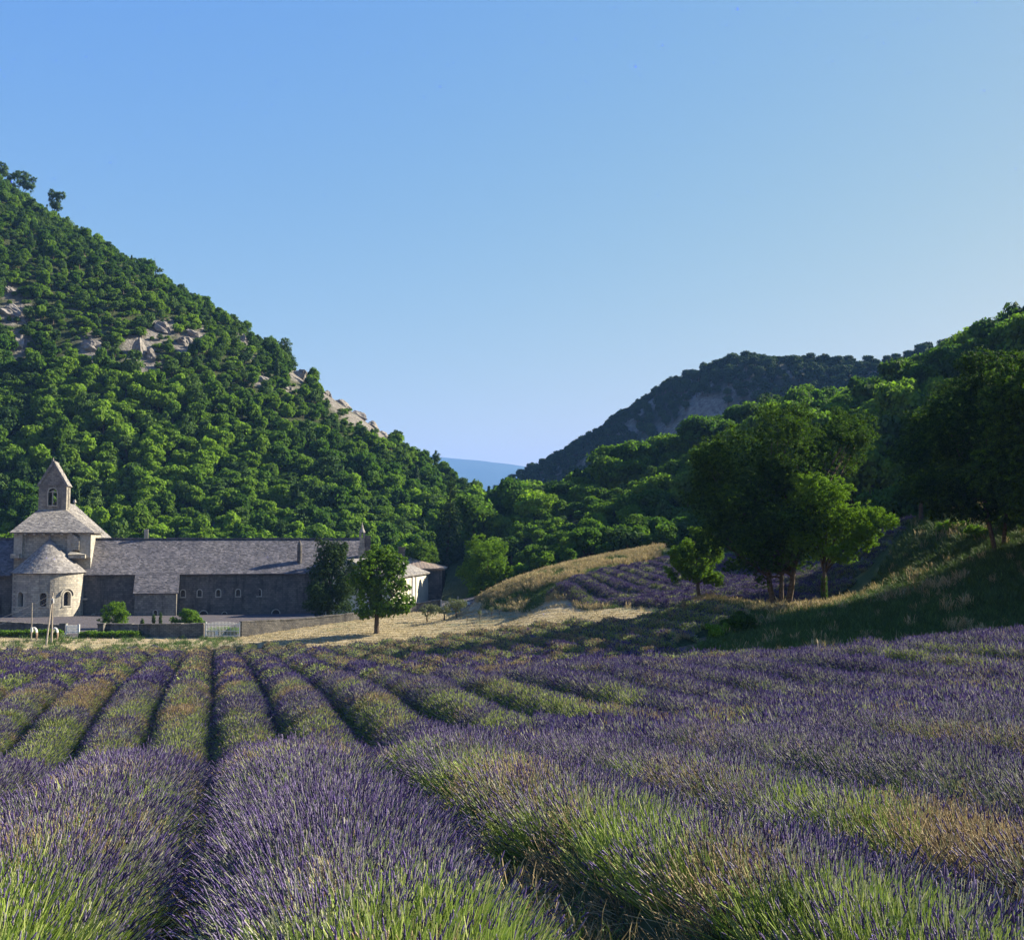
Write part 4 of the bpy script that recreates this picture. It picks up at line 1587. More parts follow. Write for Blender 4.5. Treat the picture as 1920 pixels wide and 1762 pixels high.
ROCKS = [  # photo x, y, half-width, half-height, label
    (36, 652, 11, 24, 'tall pale rock pinnacle among trees near the left edge of the hill'),
    (172, 656, 24, 17, 'pale rounded rock outcrop between the pinnacle and the cracked cliff'),
    (264, 668, 17, 34, 'cracked pale cliff rock with a dark cleft on the left hill'),
    (285, 674, 12, 18, 'smaller grey rock leaning on the cracked cliff rock'),
    (22, 588, 26, 14, 'flat pale rock slab high on the left hill at the photo edge'),
    (18, 548, 14, 9, 'small pale rock slab above the flat slab at the left edge'),
    (310, 620, 26, 13, 'pale sloping rock slab at the left end of the bare patch on the hill'),
    (345, 645, 20, 14, 'pale sloping rock slab in the middle of the bare patch on the hill'),
    (372, 632, 22, 9, 'thin pale rock slab at the right end of the bare patch on the hill'),
    (450, 622, 14, 10, 'small pale rock near the skyline of the left hill'),
    (495, 716, 15, 9, 'pale rock below the skyline halfway down the left hill'),
    (543, 731, 9, 7, 'small pale rock right of the halfway rock on the left hill'),
    (558, 676, 17, 13, 'grey rock right under the shrub that leans out on the skyline'),
    (612, 732, 12, 12, 'grey rock at the upper end of the rocky nose of the hill'),
    (640, 748, 20, 13, 'grey ledge rock in the rocky nose of the hill'),
    (672, 758, 20, 12, 'grey blocky rock in the middle of the rocky nose of the hill'),
    (700, 766, 18, 12, 'large grey rock in the rocky nose of the hill'),
    (720, 779, 14, 9, 'jutting grey rock at the tip of the rocky nose on the skyline'),
    (412, 985, 10, 8, 'pale rock in the scrub above the dormitory roof'),
]
ROCKP = []
for i, (px, py, rx, ry, lab) in enumerate(ROCKS):
    h = hit_h(left_h, px, py, 178, 380)
    if h is None:
        x_ = tray(px) * 281
        h = (x_, 281.0, float(left_h(np.array([x_]), np.array([281.0]))[0]))
    k = h[1] / F
    me = rock_mesh(40 + i, rx * k * 1.12, rx * k * .9, ry * k * 1.2)
    o = bpy.data.objects.new('rock_outcrop', me)
    o.location = (h[0] - rx * k * .2, h[1] + rx * k * .12, h[2] + ry * k * .05)
    qx, qy = proj([tuple(o.location)])
    ROCKP.append((float(qx[0]), float(qy[0]), rx, ry, lab))
    o.rotation_euler = (0, R(30) if rx > ry else 0, rr.uniform(-.4, .4))
    link(o)
    tag(o, lab, 'rock', 'rock outcrops on the left hill')


# bare stone showing through the scrub round the outcrops
hm = [o for o in bpy.data.objects if o.name == 'hill'][0].data
co = np.empty(len(hm.vertices) * 3, np.float32); hm.vertices.foreach_get('co', co); co = co.reshape(-1, 3)
vx, vy = proj(co)
rk_ = np.zeros(len(co))
for qx, qy, a, b, _l in ROCKP:
    d2 = ((vx - qx) / (a * 1.5 + 6)) ** 2 + ((vy - qy) / (b * 1.4 + 6)) ** 2
    rk_ = np.maximum(rk_, np.exp(-d2))
rk_ = np.clip((rk_ + (fbm(co[:, 0] / 3.0, co[:, 1] / 3.0, 44) - .5) * 1.3 - .46) * 4, 0, 1)
set_float(hm, 'rocky', rk_)


# ------------------------------------------------------------------ wooded hillsides
def candidates(h, x0, x1, y0, y1, sp, seed, pxr, canopy, slack=3.0):
    r = np.random.default_rng(seed)
    gx, gy = np.meshgrid(np.arange(x0, x1, sp), np.arange(y0, y1, sp))
    gx = gx + r.uniform(-.42, .42, gx.shape) * sp; gy = gy + r.uniform(-.42, .42, gy.shape) * sp
    x, y = gx.ravel(), gy.ravel()
    z = h(x, y)
    px, py = proj(np.c_[x, y, z])
    k = (px > pxr[0]) & (px < pxr[1]) & (z > np.where(y < 200, ground(x, y) - 1.2, -30))
    x, y, z, px, py = x[k], y[k], z[k], px[k], py[k]
    vis = np.ones(len(x), bool)
    for f in np.linspace(.55, .985, 26):
        zz = h(x * f, y * f)
        vis &= ~((zz > (z + canopy) * f + slack) & (y * f > y0))
    return x[vis], y[vis], z[vis], px[vis], py[vis], r


def place_trees(x, y, z, scale, kind, tint, n_single, label_of, group, mass_name, r, cat='tree'):
    """the ones that show largest stand as trees of their own, the rest as one mass"""
    size = scale / np.hypot(x, y)
    vx_, vy_ = proj(np.c_[x, y, z + 2.5 * scale])
    size = np.where((vx_ > -15) & (vx_ < 1935), size, size * .01)
    order = np.argsort(-size)
    single, rest = order[:n_single], order[n_single:]
    spin = r.uniform(0, 6.28, len(x))
    sq = np.c_[r.uniform(.8, 1.2, (len(x), 2)), r.uniform(.75, 1.35, len(x))]
    nm = {0: 'oak_tree', 1: 'evergreen_oak_tree', 2: 'pine_tree', 3: 'shrub'}
    kd = np.where((kind < 6) | (kind > 12), 0, np.where(kind < 9, 1, np.where(kind < 11, 2, 3)))
    for i in single:
        o = bpy.data.objects.new(nm[int(kd[i])], HILL_MESHES[int(kind[i])])
        o.location = (x[i], y[i], z[i] - .25)
        o.rotation_euler = (0, 0, spin[i])
        o.scale = tuple(scale[i] * sq[i])
        o['tint'] = float(tint[i])
        COL.objects.link(o)
        tag(o, label_of(i, int(kd[i])), 'shrub' if kd[i] == 3 else cat, group)
    if len(rest):
        q = quat_from_normal(np.tile((0, 0, 1.0), (len(rest), 1)), spin[rest])
        o = scatter(mass_name, 'hill', HILL_PROTOS, np.c_[x, y, z - .25][rest], q, scale[rest][:, None] * sq[rest], kind[rest], tint[rest])
        tag(o, kind='stuff')


KN = ('round leafy oak', 'dark evergreen oak', 'small dark pine', 'low leafy shrub')

x, y, z, px, py, r = candidates(left_h, -320, 32, 172, 372, 2.55, 21, (-150, 1010), 4)
keep = np.ones(len(x), bool)
for rx_, ry_, a, b, _l in ROCKP:
    keep &= ~((np.abs(px - rx_) < a * 1.05) & (py - ry_ > -b * .9) & (py - ry_ < b + 14))
bare = fbm(x / 14, y / 14, 77)
up = np.interp(np.clip(px, -150, 1000), [-150, 0, 200, 400, 600, 800, 1000], [180, 345, 470, 577, 706, 856, 965])
rel = (py - up) / (1010 - up + 1)
keep &= ~((bare > .70) & (rel < .50) & (r.uniform(0, 1, len(x)) < .6))
x, y, z, px, py, rel = x[keep], y[keep], z[keep], px[keep], py[keep], rel[keep]
n = len(x)
u = r.uniform(0, 1, n)
patch = fbm(x / 18, y / 18, 5)
kind = np.where(rel < .42, np.where(u < .36, 6 + r.integers(0, 3, n), np.where(u < .38, 9 + r.integers(0, 2, n), np.where(u < .66, 11 + r.integers(0, 2, n), r.integers(0, 6, n)))),
                np.where(u < .22, 6 + r.integers(0, 3, n), np.where(u < .23, 9 + r.integers(0, 2, n), r.integers(0, 6, n))))
scale = np.where(rel < .42, r.uniform(.36, .85, n), r.uniform(.58, 1.15, n))
scale *= np.where((kind >= 9) & (kind < 11), .7, 1.0)
tint = np.clip(.42 + (patch - .5) * 1.8 + r.normal(0, .27, n) + np.where(rel > .5, .12, -.05), 0, 1)


def tone_of(t):
    return 'bright green' if t > .75 else 'fresh green' if t > .52 else 'dull green' if t > .27 else 'blackish green'


def size_of(v, lo, hi):
    return 'small' if v < lo else 'large' if v > hi else 'middling'


KS = ('leafy oak', 'evergreen oak', 'pine', 'shrub')
ABOVE = ((60, 'left of the bell tower'), (140, 'behind the bell tower'), (260, 'above the nave roof'), (350, 'above the annex'), (450, 'above the small windows'), (540, 'above the dormitory'),
         (620, 'above the thin chimney'), (700, 'above the lantern chimney'), (780, 'above the cream house'), (850, 'above the pointed conifer'), (930, 'above the round tree'), (5000, 'near the valley gap'))


def lab_left(i, k):
    col_ = [t for e, t in ABOVE if px[i] < e][0]
    zone = 'at the hill foot' if rel[i] > .90 else 'low on the hill' if rel[i] > .74 else 'halfway up the hill' if rel[i] > .5 else 'high on the hill'
    return f'{size_of(scale[i], .95, 1.12)} {tone_of(tint[i])} {KS[k]} {zone} {col_}'


place_trees(x, y, z, scale, kind, tint, 165, lab_left, 'trees on the left hillside', 'hillside_wood', r)

x, y, z, px, py, r = candidates(right_h, -8, 150, 92, 345, 5.0, 31, (880, 2350), 8, 4.0)
k = ~((x < 8) & (y < 150))
x, y, z, px, py = x[k], y[k], z[k], px[k], py[k]
low_sun = np.where((x < 48) & (y > 146 + .42 * np.maximum(x, -4)) & (y < 180 + .42 * x), (-9.5 + (x + 13) / .92 * .51 - z) / 5.4, 9.0)
n = len(x)
u = r.uniform(0, 1, n)
patch = fbm(x / 20, y / 20, 15)
kind = np.where(u < .78, 13 + r.integers(0, 4, n), 6 + r.integers(0, 3, n))
scale = r.uniform(1.0, 1.75, n) * np.where(y > 230, .85, 1)
scale = np.where((x < 34) & (y < 152), r.uniform(.75, 1.0, n), scale)
scale = np.minimum(scale, np.maximum(low_sun, .55))
tint = np.clip(.22 + (patch - .5) * 1.3 + r.normal(0, .2, n), 0, 1)
fx, fy = proj(np.c_[x, y, z])
OVER = ((960, 'right of the dark pointed conifer'), (1040, 'behind the small rounded tree'), (1120, 'above the left end of the bank'), (1200, 'above the middle of the bank'), (1270, 'left of the small leaning tree'),
        (1380, 'behind the small leaning tree'), (1480, 'behind the big dark tree'), (1570, 'behind the light green tree'), (1660, 'right of the light green tree'), (1760, 'above the terrace corner'), (1840, 'among the shaded wood'), (9000, 'by the right photo edge'))


def lab_right(i, k):
    col_ = [t for e, t in OVER if fx[i] < e][0]
    zone = 'on the skyline' if y[i] > 185 else 'halfway up the slope' if y[i] > 150 else 'at the slope foot'
    return f'{size_of(scale[i], 1.35, 1.6)} {tone_of(tint[i])} {KS[k]} {zone} {col_}'


place_trees(x, y, z, scale, kind, tint, 115, lab_right, 'trees on the right slope', 'slope_wood', r)

# low scrub between the trees of the upper left slope
x, y, z, px, py, r = candidates(left_h, -320, 32, 172, 372, 2.3, 27, (-150, 1010), 3)
up = np.interp(np.clip(px, -150, 1000), [-150, 0, 200, 400, 600, 800, 1000], [180, 345, 470, 577, 706, 856, 965])
k = np.ones(len(x), bool)
rel = (py - up) / (1010 - up + 1)
for rx_, ry_, a, b, _l in ROCKP:
    k &= ~((np.abs(px - rx_) < a) & (py - ry_ > -b * .8) & (py - ry_ < b * .9))
x, y, z, rel = x[k], y[k], z[k], rel[k]
n = len(x)
q = quat_from_normal(np.tile((0, 0, 1.0), (n, 1)), r.uniform(0, 6.28, n))
o = scatter('hillside_scrub', 'hill', HILL_PROTOS, np.c_[x, y, z - .2], q, r.uniform(.2, .46, n) * np.where(rel > .55, 1.35, 1.0), np.where(r.uniform(0, 1, n) < .4, 11 + r.integers(0, 2, n), r.integers(0, 9, n)), np.clip(r.normal(.5, .28, n), 0, 1))
tag(o, kind='stuff')

# undergrowth of the right slope
x, y, z, px, py, r = candidates(right_h, -8, 150, 128, 345, 3.0, 33, (880, 1800), 5, 3.0)
n = len(x)
q = quat_from_normal(np.tile((0, 0, 1.0), (n, 1)), r.uniform(0, 6.28, n))
o = scatter('slope_scrub', 'hill', HILL_PROTOS, np.c_[x, y, z - .2], q, r.uniform(.35, .75, n), r.integers(0, 9, n), np.clip(r.normal(.22, .22, n), 0, 1))
tag(o, kind='stuff')

# scrub of the far ridge
x, y, z, px, py, r = candidates(ridge_h, -80, 330, 340, 660, 4.2, 41, (850, 2100), 4)
bare = fbm(x / 30, y / 30, 61)
k = (bare < .82) | (r.uniform(0, 1, len(x)) < .4)
CLIFF = [(1335, 768, 52, 24), (1265, 812, 40, 20), (1400, 728, 36, 16), (1178, 806, 20, 12), (1110, 866, 22, 8), (1215, 752, 16, 14)]
hm = [o for o in bpy.data.objects if o.name == 'hill.002'][0].data
co = np.empty(len(hm.vertices) * 3, np.float32); hm.vertices.foreach_get('co', co); co = co.reshape(-1, 3)
vx, vy = proj(co)
rk_ = np.zeros(len(co)); crag = fbm(x / 9, y / 9, 62)
for qx, qy, a, b in CLIFF:
    rk_ = np.maximum(rk_, np.exp(-((vx - qx) / (a * 1.2)) ** 2 - ((vy - qy) / (b * 1.2)) ** 2))
    k &= ~((np.exp(-((px - qx) / a) ** 2 - ((py - qy) / b) ** 2) > .42) & (crag < .60))
set_float(hm, 'rocky', np.clip((rk_ - .25) * 3, 0, 1))
x, y, z = x[k], y[k], z[k]
n = len(x)
q = quat_from_normal(np.tile((0, 0, 1.0), (n, 1)), r.uniform(0, 6.28, n))
o = scatter('ridge_wood', 'hill', HILL_PROTOS, np.c_[x, y, z], q, r.uniform(.75, 1.3, n), 17 + r.integers(0, 3, n), np.clip(r.normal(.12, .15, n), 0, 1))
tag(o, kind='stuff')

# single trees that stand out against the sky
def sky_tree(name, label, px, py, d, mesh, sc, tint, squash=1.0, h=left_h):
    o = bpy.data.objects.new(name, mesh)
    p = at(px, py, d)
    z = float(h(np.array([p.x]), np.array([p.y]))[0])
    o.location = (p.x, p.y, min(z, p.z) - .3)
    o.scale = (sc, sc, sc * squash)
    o['tint'] = tint
    COL.objects.link(o)
    return tag(o, label, 'tree', 'trees on the left hillside')


# ------------------------------------------------------------------ trees of the valley floor
def T(name, label, foot, d, lobes, key, n, scale, tint, seed, **kw):
    return tree(name, label, foot[0], foot[1], d, px_blobs(foot[0], foot[1], d, lobes), key, n, scale, tint, seed, **kw)


T('maple_tree', 'broad leafy maple standing alone in the straw field before the abbey', (706, 1187), 106,
  [(705, 1080, 38, 52, 0, 1), (728, 1128, 34, 34, -.3, 1), (690, 1125, 30, 42, .3, 1), (738, 1060, 24, 26, 0, 1), (712, 1050, 22, 24, 0, 1), (690, 1090, 30, 30, 0, 1), (752, 1098, 16, 14, -.5, 1.2), (712, 1146, 40, 14, 0, 1), (740, 1140, 24, 14, -.3, 1)],
  'maple', 5200, .52, .52, 61, trunk_r=.24, fork=.3, hole=.38)
T('conifer_tree', 'dense dark evergreen tree hiding the right end of the dormitory', (616, 1160), 121,
  [(616, 1090, 44, 58, 0, 1), (614, 1052, 32, 38, 0, 1), (618, 1122, 48, 34, 0, 1), (604, 1028, 16, 20, 0, 1), (634, 1030, 18, 18, 0, 1), (655, 1080, 16, 40, 0, 1)],
  'conifer', 6500, .52, .18, 62, trunk_r=.3, hole=.26, shell=.4)
T('cypress_tree', 'tall dark pointed conifer rising behind the cream house', (838, 1125), 180,
  [(838, 1080, 40, 50, 0, .8), (838, 1035, 33, 50, 0, .8), (840, 985, 23, 45, 0, .9), (843, 945, 12, 36, 0, 1), (845, 918, 6, 26, 0, 1)],
  'conifer', 2600, .85, .02, 63, trunk_r=.35, hole=.30)
T('round_tree', 'round sunlit tree beside the grassy bank right of the iron fence', (903, 1130), 133,
  [(915, 1065, 42, 42, 0, 1), (890, 1085, 32, 34, 0, 1), (930, 1088, 30, 30, 0, 1), (905, 1040, 30, 24, 0, 1), (900, 1108, 28, 22, 0, 1)],
  'leaf', 4200, .62, .85, 64, trunk_r=.25, hole=.36)
T('leafy_bush', 'small rounded tree poking over the top of the grassy bank', (1020, 1075), 130,
  [(1020, 1052, 24, 18, 0, 1), (1008, 1060, 16, 14, 0, 1), (1032, 1058, 14, 14, 0, 1)], 'leaf', 700, .7, .5, 65, trunk_r=.15)
T('valley_tree', 'tall bright green tree in the valley behind the round tree', (955, 1085), 186,
  [(950, 1000, 46, 55, 0, 1), (985, 1000, 34, 40, 0, 1), (925, 985, 28, 40, 0, 1), (965, 965, 26, 24, 0, 1)], 'leaf', 2600, 1.0, .75, 66, trunk_r=.35, hole=.36)
T('valley_tree', 'spreading green tree in the valley left of the dark pointed conifer', (770, 1090), 172,
  [(770, 1010, 30, 32, 0, 1), (745, 1020, 28, 28, 0, 1), (795, 1000, 22, 30, 0, 1)], 'leaf', 1500, 1.0, .55, 67, trunk_r=.3, hole=.36)

# trees that stand out on the skyline of the left hill
def ST(name, label, foot, d, lobes, key, n, scale, tint, seed, **kw):
    p = at(foot[0], foot[1], d)
    z = float(left_h(np.array([p.x]), np.array([p.y]))[0])
    z = min(z, p.z)
    py_ = float(proj([(p.x, p.y, z)])[1][0])
    return tree(name, label, foot[0], foot[1], d, px_blobs(foot[0], py_, d, lobes), key, n, scale, tint, seed, base_z=z, group='trees on the left hill skyline', **kw)


ST('pine_tree', 'large umbrella shaped pine on the skyline at the top of the left hill', (34, 370), 343, [(34, 336, 24, 15, 0, 1), (20, 342, 14, 9, 0, 1), (50, 340, 15, 12, 0, 1), (56, 352, 9, 8, 0, 1), (38, 326, 16, 8, 0, 1)], 'conifer', 420, 1.9, .9, 201, trunk_r=.3, fork=.4, hole=.36)
ST('pine_tree', 'pine cut by the left photo edge at the top of the hill', (-4, 350), 345, [(0, 312, 14, 14, 0, 1), (-14, 318, 16, 14, 0, 1), (8, 320, 8, 8, 0, 1)], 'conifer', 260, 1.9, .8, 202, trunk_r=.3, fork=.5, hole=.36)
ST('pine_tree', 'ragged narrow pine on the skyline right of the umbrella pine', (103, 398), 334, [(102, 375, 11, 16, 0, 1), (112, 364, 10, 7, 0, 1), (98, 360, 8, 8, 0, 1), (108, 386, 9, 8, 0, 1), (95, 384, 8, 8, 0, 1)], 'conifer', 260, 1.7, .8, 203, trunk_r=.25, fork=.4, hole=.40)
ST('pine_tree', 'slim young pine on the skyline halfway down the left hill', (292, 520), 316, [(292, 490, 8, 12, 0, 1), (294, 505, 12, 9, 0, 1), (289, 481, 5, 6, 0, 1)], 'conifer', 170, 1.5, .8, 204, trunk_r=.2, fork=.4, hole=.40)
ST('evergreen_oak_tree', 'bushy shrub leaning out on the skyline above the grey rock', (531, 668), 296, [(533, 642, 14, 9, 0, 1), (524, 650, 12, 9, 0, 1), (536, 656, 10, 9, 0, 1)], 'conifer', 240, 1.4, .8, 205, trunk_r=.2, fork=.4, hole=.38)
ST('pine_tree', 'small tree poking above the skyline where the far blue mountain begins', (820, 872), 273, [(820, 850, 9, 8, 0, 1), (816, 860, 9, 7, 0, 1), (826, 858, 6, 5, 0, 1)], 'conifer', 150, 1.3, .8, 206, trunk_r=.15, fork=.4, hole=.38)

# the three trees on the dry grass verge
T('field_tree', 'small leaning tree at the left of the three trees on the dry verge', (1312, 1133), 77,
  [(1300, 1055, 44, 40, 0, 1), (1308, 1012, 26, 30, 0, 1), (1330, 1040, 28, 26, 0, 1), (1272, 1072, 26, 24, 0, 1), (1338, 1083, 20, 15, -.4, 1), (1280, 1040, 22, 22, 0, 1)],
  'leaf', 5000, .45, .70, 71, trunk_r=.14, lean=(-.15, 0), fork=.36, hole=.41)
T('field_tree', 'big dark spreading tree with several trunks on the dry verge', (1465, 1146), 74,
  [(1430, 900, 110, 110, 1.2, .9), (1500, 860, 100, 90, 1.5, .9), (1390, 960, 95, 100, 0, .9), (1520, 960, 80, 110, 1.0, .9), (1460, 1000, 100, 80, -.3, .9), (1450, 1040, 100, 34, 0, .9),
   (1410, 1058, 50, 26, 0, .8), (1470, 800, 80, 45, 1, .9), (1600, 830, 70, 60, 2.2, .9), (1350, 1000, 40, 50, .6, 1), (1350, 880, 50, 50, 1, 1), (1424, 1090, 20, 18, -.5, 1), (1640, 800, 50, 50, 3, 1)],
  'leaf', 27000, .44, .16, 72, fork=.22, hole=.41, shell=.35,
  trunks=[(-.42, 0, .20, (-.5, 0)), (.05, .1, .17, (.1, .2)), (.40, -.05, .22, (.5, 0))])
T('field_tree', 'light green tree with a forked ivy clad trunk at the right of the dry verge', (1546, 1141), 72,
  [(1540, 960, 62, 60, 0, .9), (1590, 985, 52, 46, 0, .9), (1640, 985, 34, 32, 0, 1), (1510, 1000, 44, 46, 0, .9), (1560, 920, 44, 34, 0, .9), (1570, 1035, 44, 24, -.3, 1), (1520, 920, 34, 30, 0, 1), (1610, 1020, 34, 22, 0, 1)],
  'leaf', 12000, .38, 1.0, 73, trunk_r=.15, lean=(.05, 0), fork=.33, hole=.44)

# dark trees of the wood at the right edge
WOOD = [
    ('dark broad tree at the left end of the shaded wood, trunk before dry grass', (1727, 968), 88, [(1730, 840, 60, 70, 0, 1), (1770, 800, 60, 70, 0, 1), (1720, 900, 44, 36, 0, 1), (1760, 880, 60, 50, 0, 1)], 2600, .22),
    ('dark tree with a pale sunlit trunk in the shaded wood', (1776, 952), 92, [(1790, 800, 70, 90, 0, 1), (1830, 740, 70, 80, 0, 1), (1770, 870, 60, 50, 0, 1)], 2600, .2),
    ('tall dark tree with twin slanting trunks at the right of the photo', (1872, 1015), 70, [(1850, 820, 95, 110, 0, .9), (1900, 760, 90, 110, 0, .9), (1830, 900, 90, 70, 0, .9), (1900, 930, 70, 50, 0, .9), (1960, 820, 90, 120, 0, .9), (1800, 930, 50, 40, 0, 1), (1890, 690, 66, 60, .5, .9), (1790, 760, 50, 60, .5, .9)], 6400, .10),
    ('tallest bright topped tree cut by the right photo edge', (1950, 1010), 63, [(1930, 720, 90, 90, 0, .9), (1900, 680, 60, 60, 0, .9), (1960, 650, 70, 60, 0, .9), (1950, 830, 100, 100, 0, .9)], 3600, .5),
    ('slim tree with a thin trunk between the dark trees of the wood', (1812, 985), 90, [(1812, 860, 50, 70, 0, 1), (1830, 910, 44, 40, 0, 1)], 1500, .2),
]
for i, (lab, foot, d, lobes, n, tint) in enumerate(WOOD):
    T('woodland_tree', lab, foot, d, lobes, 'leaf', n * 2, .6, tint * .5, 81 + i, trunk_r=.17, fork=.3, hole=.33, shell=.35,
      group='trees of the shaded wood', trunks=[(-.25, 0, .14, (-.7, 0)), (.3, 0, .13, (.4, 0))] if i == 2 else None)
# the same wood goes on beyond the right edge of the photo and shades the hollow and the bank
for i, (x_, y_, h_) in enumerate(((33, 53.5, 10), (33.5, 57.5, 12), (34.5, 61.5, 13), (35, 65.5, 13), (36, 69, 12), (38, 55, 12), (39, 60, 13), (40, 65, 14), (42, 69.5, 13), (44, 57, 13), (45, 63, 14), (50, 60, 14), (52, 67, 14))):
    t = empty('woodland_tree', (x_, y_, g1(x_, y_)), 'dark leafy tree of the shaded wood beyond the right photo edge', 'tree', 'trees of the shaded wood')
    mb = MB(); bl = [((0, 0, h_ * .62), (3.6, 3.6, h_ * .33)), ((1.6, .8, h_ * .5), (2.6, 2.6, 2.6)), ((-1.7, -.6, h_ * .48), (2.6, 2.6, 2.6)), ((0, 0, h_ * .32), (3.2, 3.2, 2.4)), ((0, 0, 1.6), (2.6, 2.6, 1.6))]
    limbs(mb, .2, h_, [b[0] for b in bl], 900 + i); mb.build('trunk', M['bark'], t, True)
    crown(t, bl, 'leaf', 1700, 1.2, .25, 910 + i, .22, .3)

# courtyard bushes, little cypresses, olives
T('courtyard_bush', 'rounded orange tinged bush before the apse side of the courtyard', (216, 1173), 121, [(214, 1152, 24, 20, 0, 1), (216, 1134, 15, 14, 0, 1), (228, 1155, 16, 18, 0, 1)], 'leaf', 900, .55, .68, 101, trunk_r=.08, cat='bush', hole=.34)
T('courtyard_bush', 'rounded bush in the courtyard just left of the white gate', (355, 1173), 121, [(356, 1156, 22, 18, 0, 1), (350, 1146, 15, 13, 0, 1), (362, 1162, 16, 14, 0, 1), (330, 1163, 12, 12, 0, 1)], 'leaf', 900, .55, .66, 102, trunk_r=.08, cat='bush', hole=.34)
for i, (px_, top_, lab) in enumerate(((266.5, 1153, 'shortest of three slim young cypresses in the courtyard'), (288, 1143, 'middle of three slim young cypresses left of the narrow window'), (300.5, 1141, 'rightmost of three slim young cypresses by the annex window'))):
    T('young_cypress', lab, (px_, 1173), 122, [(px_, (1173 + top_) / 2 + 2, 3.2, (1173 - top_) / 2, 0, 1)], 'conifer', 130, .34, .5, 110 + i, trunk_r=.04, cat='cypress', group='slim young cypresses', hole=.2)
T('olive_tree', 'grey green olive tree nearest the end of the climbing wall', (801, 1160), 117, [(801, 1142, 13, 14, 0, 1), (815, 1138, 11, 11, 0, 1), (793, 1138, 8, 9, 0, 1)], 'olive', 420, .5, .5, 121, trunk_r=.08, fork=.4, group='young olive trees in the straw')
T('olive_tree', 'small olive tree with bare dark trunk before the iron fence', (833, 1166), 114, [(835, 1146, 12, 9, 0, 1), (826, 1145, 8, 8, 0, 1)], 'olive', 240, .45, .5, 122, trunk_r=.09, fork=.55, group='young olive trees in the straw')
T('olive_tree', 'largest olive tree with spreading crown before the iron fence', (856, 1171), 113, [(856, 1148, 18, 12, 0, 1), (846, 1146, 11, 10, 0, 1), (868, 1146, 11, 9, 0, 1)], 'olive', 420, .5, .6, 123, trunk_r=.09, fork=.45, group='young olive trees in the straw')
for i, (px_, py_, lab) in enumerate(((876, 1174, 'leftmost thin sapling in the straw right of the olives'), (900, 1178, 'leaning thin sapling in the straw near the lavender edge'), (922, 1172, 'leafy topped sapling in the straw before the bank'), (936, 1173, 'rightmost thin sapling in the straw before the bank'))):
    T('sapling', lab, (px_, py_), 108, [(px_ - 1, py_ - 14, 4, 4, 0, 1)], 'olive', 26, .4, .6, 130 + i, trunk_r=.03, fork=.6, group='saplings in the straw', cat='sapling')

# bushes of the hollow and of the right slope
BUSH = [
    ('dark rounded bush in the hollow below the three trees', (1385, 1192), 62, [(1385, 1172, 32, 20, 0, 1), (1410, 1178, 22, 14, 0, 1)], 'leaf', 900, .12),
    ('yellow flowering broom bush left of the dark rounded bush', (1345, 1190), 62, [(1345, 1176, 26, 12, 0, 1), (1365, 1170, 12, 8, 0, 1)], 'leaf', 600, 1.0),
    ('pale yellow green weed clump among the shaded lavender', (1197, 1212), 63, [(1195, 1203, 14, 8, 0, 1)], 'leaf', 220, 1.0),
    ('dark spiky weed clump standing in the middle lavender', (1082, 1228), 60, [(1082, 1220, 8, 10, 0, .8)], 'conifer', 140, .6),
    ('dark weed clump in the lavender left of the yellow weeds', (1145, 1222), 61, [(1145, 1212, 9, 9, 0, .8)], 'conifer', 140, .6),
    ('bright yellow bush on the slope left of the twin trunks', (1800, 1020), 80, [(1790, 1010, 26, 12, 0, 1), (1770, 1015, 14, 9, 0, 1)], 'leaf', 420, 1.0),
    ('yellow green bush right below the bright yellow bush', (1845, 1042), 75, [(1840, 1030, 22, 12, 0, 1)], 'leaf', 380, .95),
    ('low green bush at the edge of the wood above the terrace', (1700, 1010), 96, [(1700, 995, 26, 18, 0, 1), (1725, 1002, 20, 12, 0, 1)], 'leaf', 700, .3),
    ('sprawling dark bush where the terrace meets the wood', (1650, 1010), 112, [(1645, 985, 40, 26, 0, 1), (1680, 995, 26, 18, 0, 1)], 'leaf', 1000, .25),
    ('dark bush under the shaded wood beside the right photo edge', (1890, 1030), 74, [(1890, 1010, 40, 20, 0, 1)], 'leaf', 800, .2),
]
for i, (lab, foot, d, lobes, key, n, tint) in enumerate(BUSH):
    T('leafy_bush', lab, foot, d, lobes, key, n, .5, tint, 141 + i, trunk_r=.05, fork=.3, cat='bush', hole=.36, tv=.1)
# ivy on the forked trunk
iv = at(1546, 1141, 72); iv.z = g1(iv.x, iv.y)
th = rng.uniform(0, 6.28, 160); hh = rng.uniform(.1, 2.1, 160)
tr_ = [o for o in bpy.data.objects if o.get('label', '').startswith('light green tree with a forked')][0]
pts = np.c_[np.cos(th) * .19, np.sin(th) * .19, hh]
iv_o = scatter('ivy', 'leaf', SPRAY, pts, quat_from_normal(np.c_[np.cos(th), np.sin(th), np.full(160, .3)], th), np.full(160, .3), rng.integers(0, 4, 160), np.full(160, .25), tr_)
iv_o['kind'] = 'stuff'

